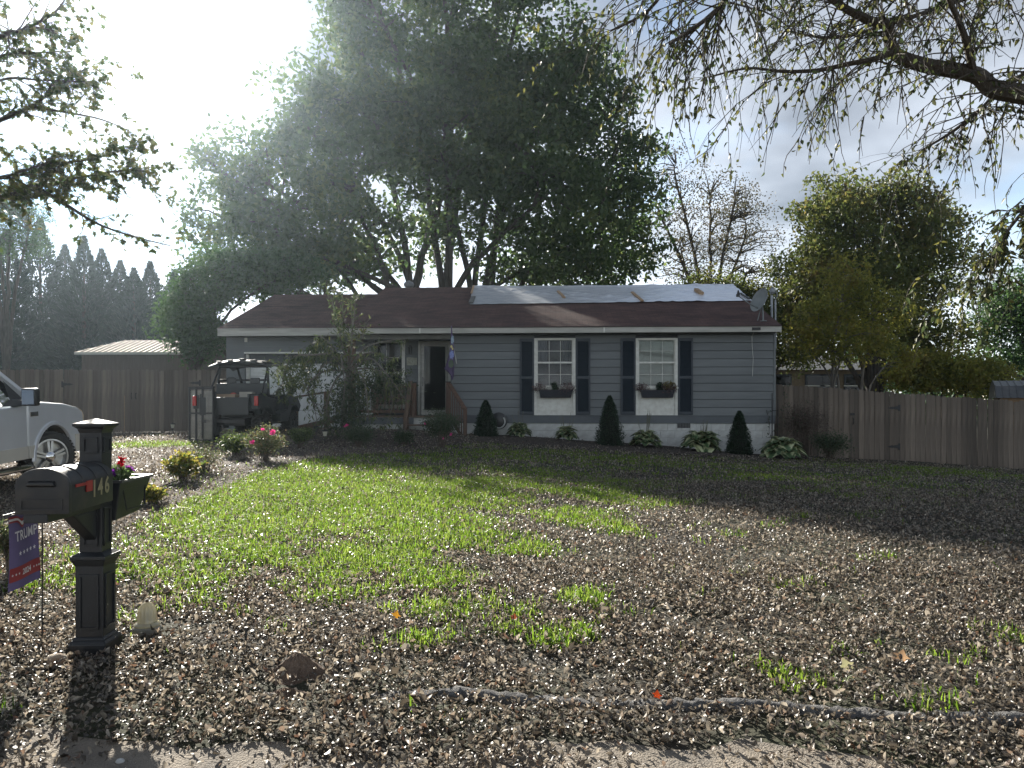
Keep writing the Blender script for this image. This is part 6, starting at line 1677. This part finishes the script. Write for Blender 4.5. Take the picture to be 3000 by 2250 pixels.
P = np.array([a for a, b in lf]); n = len(P)
ax = unit(rng.normal(0,.7,(n,3))+np.array([.2,0,-.45]))
m_lmaple = leaf_mat('maple_leaves_green', [(.035,.055,.022),(.055,.08,.03),(.085,.10,.04),(.12,.11,.045)], .42, .5)
V, T = leaf_lobed(P, rng.uniform(.042,.078,n), ax, rnd_dir(n)*.6+np.array([0,0,1.0]))
link('crown', np_mesh('crown', V, [T], m_lmaple), lt)
# overhead wire at the right
wr = MB(); wr.tube([at(3300,770,33), at(2800,782,34), at(2400,815,35), hW(hA(2261,2.5),2.5,hZ(2261,872,2.5))], .012, 4)
o = wr.build('overhead_wire', M['black_iron']); tag(o, 'thin black overhead wire running to the roof mast', 'wire')
# ================================================================== grass and fallen leaves
def hashn(x, y, s):
    return (np.sin(x*s*1.0+3.1*np.sin(y*s*.7+1))+np.sin(y*s*1.3-2.2*np.sin(x*s*.6+2))+.7*np.sin((x+y)*s*2.3+1.7)+.5*np.sin((x-y)*s*4.1))/3.2
def blobs(x, y, lst):
    d = np.zeros_like(x)
    for (px, py, rx, ry, w) in lst:
        c = ground(px, py); c1 = ground(px, py+ry*.7); c2 = ground(px, py-ry*.7)
        sy = max(.2, (c2.y-c1.y)/1.4); sx = rx/F*c.y
        d = np.maximum(d, w*np.exp(-((x-c.x)/sx)**2-((y-c.y)/sy)**2))
    return d
GB = [(900,1400,420,70,1.0),(1000,1500,380,90,1.05),(800,1480,300,110,1.0),(1280,1440,330,55,.9),(1250,1560,260,60,.95),(1100,1640,220,70,.9),(700,1620,240,90,.75),(1550,1400,330,40,.62),(1750,1440,230,45,.6),
      (1700,1520,140,40,.72),(1810,1550,70,30,.75),(1550,1610,90,22,.8),(1250,1700,180,40,.8),(950,1720,200,60,.55),(1350,1790,200,40,.62),(1530,1800,60,28,.75),(1720,1755,95,30,.95),(1230,1880,130,30,.60),(1650,1880,100,26,.75),(1480,1850,80,30,.45),
      (560,1740,170,90,.5),(420,1640,110,80,.4),(2280,2000,45,16,.6),(2450,1910,60,18,.35),(140,1700,80,60,.55),(40,1560,80,60,.5),(330,1800,60,40,.3),(1560,1330,700,14,.35),(2800,1385,350,14,.55),(2500,1365,200,10,.4),
      (420,1305,200,12,.9),(200,1330,200,14,.8),(1300,1345,500,20,.5),(1700,1345,900,25,.46),(2300,1400,700,40,.40),(850,1370,180,22,.6)]
def grass_density(x, y):
    d = blobs(x, y, GB); nz = hashn(x, y, 2.2)*.28+hashn(x+7, y-3, 6.5)*.26
    return np.clip((d+nz-.20)*2.0, 0, 1)
from_house = lambda x, y: ((x-HO.x)*sT+(y-HO.y)*cT)        # depth behind the front wall
# rejection areas
bedF = np.array([[p.x, p.y] for p in bed1_f]); bed2F = np.array([[p.x, p.y] for p in bed2_f][::-1])
dr_r = np.array(drive_r)
def in_bed1(x, y): return (x > bedF[0,0]) & (x < bedF[-1,0]) & (y > np.interp(x, bedF[:,0], bedF[:,1]))
def in_bed2(x, y): return (x < -1.2) & (y > np.interp(x, bed2F[:,0], bed2F[:,1])) & (x > np.interp(y, dr_r[:,1], dr_r[:,0])) & (y < 22.2)
def on_drive(x, y): return (x < np.interp(y, dr_r[:,1], dr_r[:,0])) & (y < 19.5) & (x > -11.6)
def uniform_in_view(n, y0, y1, mrg=.8):
    """points spread evenly over the ground strip seen by the camera, with a margin"""
    y = np.sqrt(rng.random(n)*(y1*y1-y0*y0)+y0*y0); x = rng.uniform(-1, 1, n)*(.672*y+mrg); return x, y
def make_grass(n, y0, y1, hgt, wid, seed, extra=None):
    x, y = uniform_in_view(n, y0, y1)
    keep = (rng.random(n) < grass_density(x, y)) & (from_house(x, y) < -.05) & ~in_bed1(x, y) & ~(in_bed2(x, y) & (rng.random(n) > .06)) & ~(on_drive(x, y) & (y < 17) & (rng.random(n) > .04))
    x, y = x[keep], y[keep]; n = len(x); z = gz(x, y)
    a = rng.uniform(0, 2*PI, n); lean = np.abs(rng.normal(.55, .4, n)); h = hgt*rng.uniform(.45, 1.25, n); w = wid*rng.uniform(.7,1.2,n)
    dx, dy = np.cos(a), np.sin(a); b = rng.uniform(0, 2*PI, n); sx, sy = np.cos(b)*w/2, np.sin(b)*w/2
    P0 = np.stack([x, y, z-.005], 1); S = np.stack([sx, sy, 0*sx], 1)
    mid = P0+np.stack([dx*lean*h*.35, dy*lean*h*.35, h*.62], 1); tip = P0+np.stack([dx*lean*h, dy*lean*h, h*np.clip(1.05-lean*.5, .3, 1)], 1)
    V = np.stack([P0-S, P0+S, mid+S*.75, mid-S*.75, tip], 1).reshape(-1,3); k = np.arange(n)[:,None]*5
    return V, k+np.array([[0,1,2,3]]), k+np.array([[3,2,4]])
m_grass = leaf_mat('lawn_grass', [(.060,.110,.018),(.10,.172,.028),(.145,.22,.038),(.22,.265,.07),(.09,.12,.035)], .60, .42, .4)
Vs, Qs, Ts, off = [], [], [], 0
for n, y0, y1, h, w in ((120000, 3.9, 7.5, .095, .0095), (230000, 7.5, 13, .088, .010), (230000, 13, 22, .075, .014)):
    V, Q, T = make_grass(n, y0, y1, h, w, 0); Vs.append(V); Qs.append(Q+off); Ts.append(T+off); off += len(V)
tag(link('grass', np_mesh('grass', np.concatenate(Vs), [np.concatenate(Qs), np.concatenate(Ts)], m_grass)), 'patchy bright green lawn grass', 'grass', kind='stuff')
print('grass blades', off//5)

# fallen leaves
m_litter = leaf_mat('dry_fallen_leaves', [(.030,.025,.020),(.056,.047,.036),(.095,.080,.062),(.145,.124,.097),(.215,.187,.149),(.38,.335,.272),(.12,.068,.044)], .32, .42, .6)
def litter_leaves(x, y, L, wr, lift, tilt):
    n = len(x); z = gz(x, y)+rng.random(n)**1.5*lift+.008
    rows_ = np.array([0,.27,.55,.8,1.]); wd = np.array([0,.40,.5,.32,0])
    yaw = rng.uniform(0, 2*PI, n); pt = rng.normal(0, tilt, n); rl = rng.normal(0, tilt*1.1, n); c1 = rng.normal(.35, .8, n); c2 = rng.normal(.3, 1.0, n); asym = rng.normal(0,.12,n)
    pts = []
    for t, w in zip(rows_, wd):
        for s in ((0,) if w == 0 else (-1,0,1)):
            u = (t-.5+(rng.uniform(-.07,.07,n) if s else 0))*L; v = s*w*L*wr*(1+asym*s)*(rng.uniform(.5,1.35,n) if s else 1); q = np.abs(s)*w*wr*L*(c1+.25*np.sin(t*5+yaw*3)) + c2*L*(t-.5)**2
            pts.append(np.stack([u, v+0*u, q], 1))
    A = np.stack(pts, 1)                                    # n,11,3
    cp, sp_, cr, sr, cy, sy_ = np.cos(pt), np.sin(pt), np.cos(rl), np.sin(rl), np.cos(yaw), np.sin(yaw)
    X, Y, Z = A[...,0], A[...,1], A[...,2]
    Y, Z = Y*cr[:,None]-Z*sr[:,None], Y*sr[:,None]+Z*cr[:,None]
    X, Z = X*cp[:,None]+Z*sp_[:,None], -X*sp_[:,None]+Z*cp[:,None]
    X, Y = X*cy[:,None]-Y*sy_[:,None], X*sy_[:,None]+Y*cy[:,None]
    V = np.stack([X+x[:,None], Y+y[:,None], Z+z[:,None]+np.maximum(0, -(Z.min(1)))[:,None]*.7], -1).reshape(-1,3)
    k = np.arange(n)[:,None]*11
    T = np.concatenate([k+np.array([[0,2,1]]), k+np.array([[0,3,2]]), k+np.array([[7,8,10]]), k+np.array([[8,9,10]])])
    Q = np.concatenate([k+np.array([[1,2,5,4]]), k+np.array([[2,3,6,5]]), k+np.array([[4,5,8,7]]), k+np.array([[5,6,9,8]])])
    return V, T, Q
def simple_leaves(x, y, L, wr, lift, tilt):
    n = len(x); z = gz(x, y)+rng.random(n)*lift+.006
    ax = unit(np.stack([rng.normal(0,1,n), rng.normal(0,1,n), rng.normal(0,tilt,n)], 1)); side = unit(np.cross(ax, np.array([0,0,1.])+rng.normal(0,tilt,(n,3)))); nor = np.cross(side, ax)
    P = np.stack([x, y, z], 1); W = L*wr
    c1 = rng.normal(.15,.35,n)[:,None]*W[:,None]; c2 = rng.normal(.1,.3,n)[:,None]*L[:,None]
    m_ = P+ax*L[:,None]*.5; a = m_+side*W[:,None]*.5+nor*c1; b = m_-side*W[:,None]*.5+nor*c1; tip = P+ax*L[:,None]+nor*c2
    V = np.stack([P, m_, tip, a, b], 1); V[...,2] += np.maximum(0, (z+.002)-V[...,2].min(1))[:,None]
    V = V.reshape(-1,3); k = np.arange(n)[:,None]*5
    T = np.concatenate([k+np.array([[0,1,3]]), k+np.array([[1,2,3]]), k+np.array([[0,4,1]]), k+np.array([[1,4,2]])])
    return V, T
DB = [(2000,2000,1600,300,1.0),(2300,1600,900,260,1.0),(2500,1430,700,80,.9),(1700,1700,500,200,.9),(300,2000,600,200,.95),(300,1400,300,120,.9),(520,1370,160,60,1.0),(1500,1360,900,50,.6)]
def leaf_density(x, y):
    g = grass_density(x, y); d = 1.0-.66*g
    d = d*np.clip(.80+.55*hashn(x, y, 3.1)+.25*hashn(x, y, 8.), .12, 1.15)
    d = np.where(in_bed1(x, y), .10, d); d = np.where(in_bed2(x, y), d*.75, d)
    far = np.clip((y-15)/6, 0, 1); d = d*(1-.25*far)
    rd = (y < 3.62+.1*np.sin(x*2.3)+.07*np.sin(x*5.1+1)); d = np.where(rd, d*np.clip(.5+.9*hashn(x, y, 2.4)+.25*(x > 1.2), .06, .95), d)
    d = np.where((x-bp_.x)**2+(y-bp_.y+.03)**2 < .012, 0, d)
    d = np.where((np.abs(x-MX) < .15) & (np.abs(y-MY) < .15), 0, d)
    mnd = ground(872, 1972); d = np.where(((x-mnd.x)/.17)**2+((y-mnd.y)/.12)**2 < .8, d*.08, d)
    mnd2 = ground(845, 2035); d = np.where(((x-mnd2.x)/.17)**2+((y-mnd2.y)/.10)**2 < .8, d*.12, d)
    kd = np.interp(x, kx, ky); d = np.where((x > kx[0]) & (np.abs(y-kd) < .05), d*.10, d)
    return d
def pick(n, y0, y1):
    x, y = uniform_in_view(n, y0, y1); k = (rng.random(n) < leaf_density(x, y)) & (from_house(x, y) < -.1); return x[k], y[k]
x, y = pick(100000, 3.05, 7.2); n1 = len(x)
V1, T1, Q1 = litter_leaves(x, y, rng.uniform(.020,.044,n1)*np.where(rng.random(n1)<.07, 1.55, 1), rng.uniform(.30,.66,n1), .05, .60)
x, y = pick(140000, 7.2, 13.5); n2 = len(x); V2, T2 = simple_leaves(x, y, rng.uniform(.025,.048,n2), rng.uniform(.38,.7,n2), .04, .6)
x, y = pick(90000, 13.5, 22.6); n3 = len(x); V3, T3 = simple_leaves(x, y, rng.uniform(.032,.056,n3), rng.uniform(.4,.7,n3), .035, .6)
o1, o2 = len(V1), len(V1)+len(V2)
tag(link('leaf_litter', np_mesh('leaf_litter', np.concatenate([V1,V2,V3]), [Q1, np.concatenate([T1, T2+o1, T3+o2])], m_litter, False)), 'dry brown fallen leaves covering the lawn and road edge', 'leaves', kind='stuff')
print('leaves', n1, n2, n3)
# a few leaves that stand out
def big_leaf(px, py, L, cols, label):
    p = ground(px, py)+Vector((0,0,.035)); V, T = leaf_lobed(np.zeros((1,3)), L, np.array([[random.uniform(-.6,.6),.5,.55]])/1.0, np.array([[.1,-.8,.5]]))
    V[:,2] -= V[:,2].min(); o = link('fallen_leaf', np_mesh('fallen_leaf', V, [T], leaf_mat('bright_leaf', cols, .45)), None, p, (0,0,random.uniform(-.5,.5))); tag(o, label, 'leaf')
big_leaf(1925, 2068, .060, [(.30,.06,.03),(.30,.06,.03)], 'red-orange fallen leaf resting on the grey kerb')
big_leaf(1157, 1828, .075, [(.42,.22,.05),(.42,.22,.05)], 'orange-brown fallen leaf in the grass tufts')
big_leaf(2490, 1985, .10, [(.55,.52,.30),(.55,.52,.30)], 'large pale yellow fallen leaf among brown leaves')
big_leaf(1505, 1830, .06, [(.28,.09,.05),(.28,.09,.05)], 'dark red fallen leaf beside a grass tuft')
big_leaf(2640, 1958, .10, [(.50,.33,.20),(.50,.33,.20)], 'curled pale orange fallen leaf in the litter')
# a few stones and scraps
o = rock('pale_stone', ground(530, 1497), (.13,.05,.035), mat('pale_stone', (.62,.56,.44), (.5,.44,.33), .8, 10, .5, 40), 'long pale stone at the edge of the flower bed', 8, 'stone')
rock('pebble', ground(352, 2236), (.020,.016,.014), mat('white_pebble', (.5,.5,.48)), 'white pebble on the road edge', 9, 'stone')

# ================================================================== haze volume added to imitate lens glare around the sun
hz = MB().box(-290, 290, -290, 290, -3, 33).build('haze', None)
hm = bpy.data.materials.new('haze'); hm.use_nodes = True
hn = hm.node_tree.nodes; hn.remove(hn['Principled BSDF'])
pv = hn.new('ShaderNodeVolumePrincipled'); pv.inputs['Color'].default_value = (.70,.86,1,1)
pv.inputs['Density'].default_value = .0004; pv.inputs['Anisotropy'].default_value = .84
hm.node_tree.links.new(pv.outputs[0], hn['Material Output'].inputs['Volume'])
hz.data.materials.append(hm); tag(hz, kind='stuff', label='thin haze added to imitate lens glare around the sun', cat='haze')
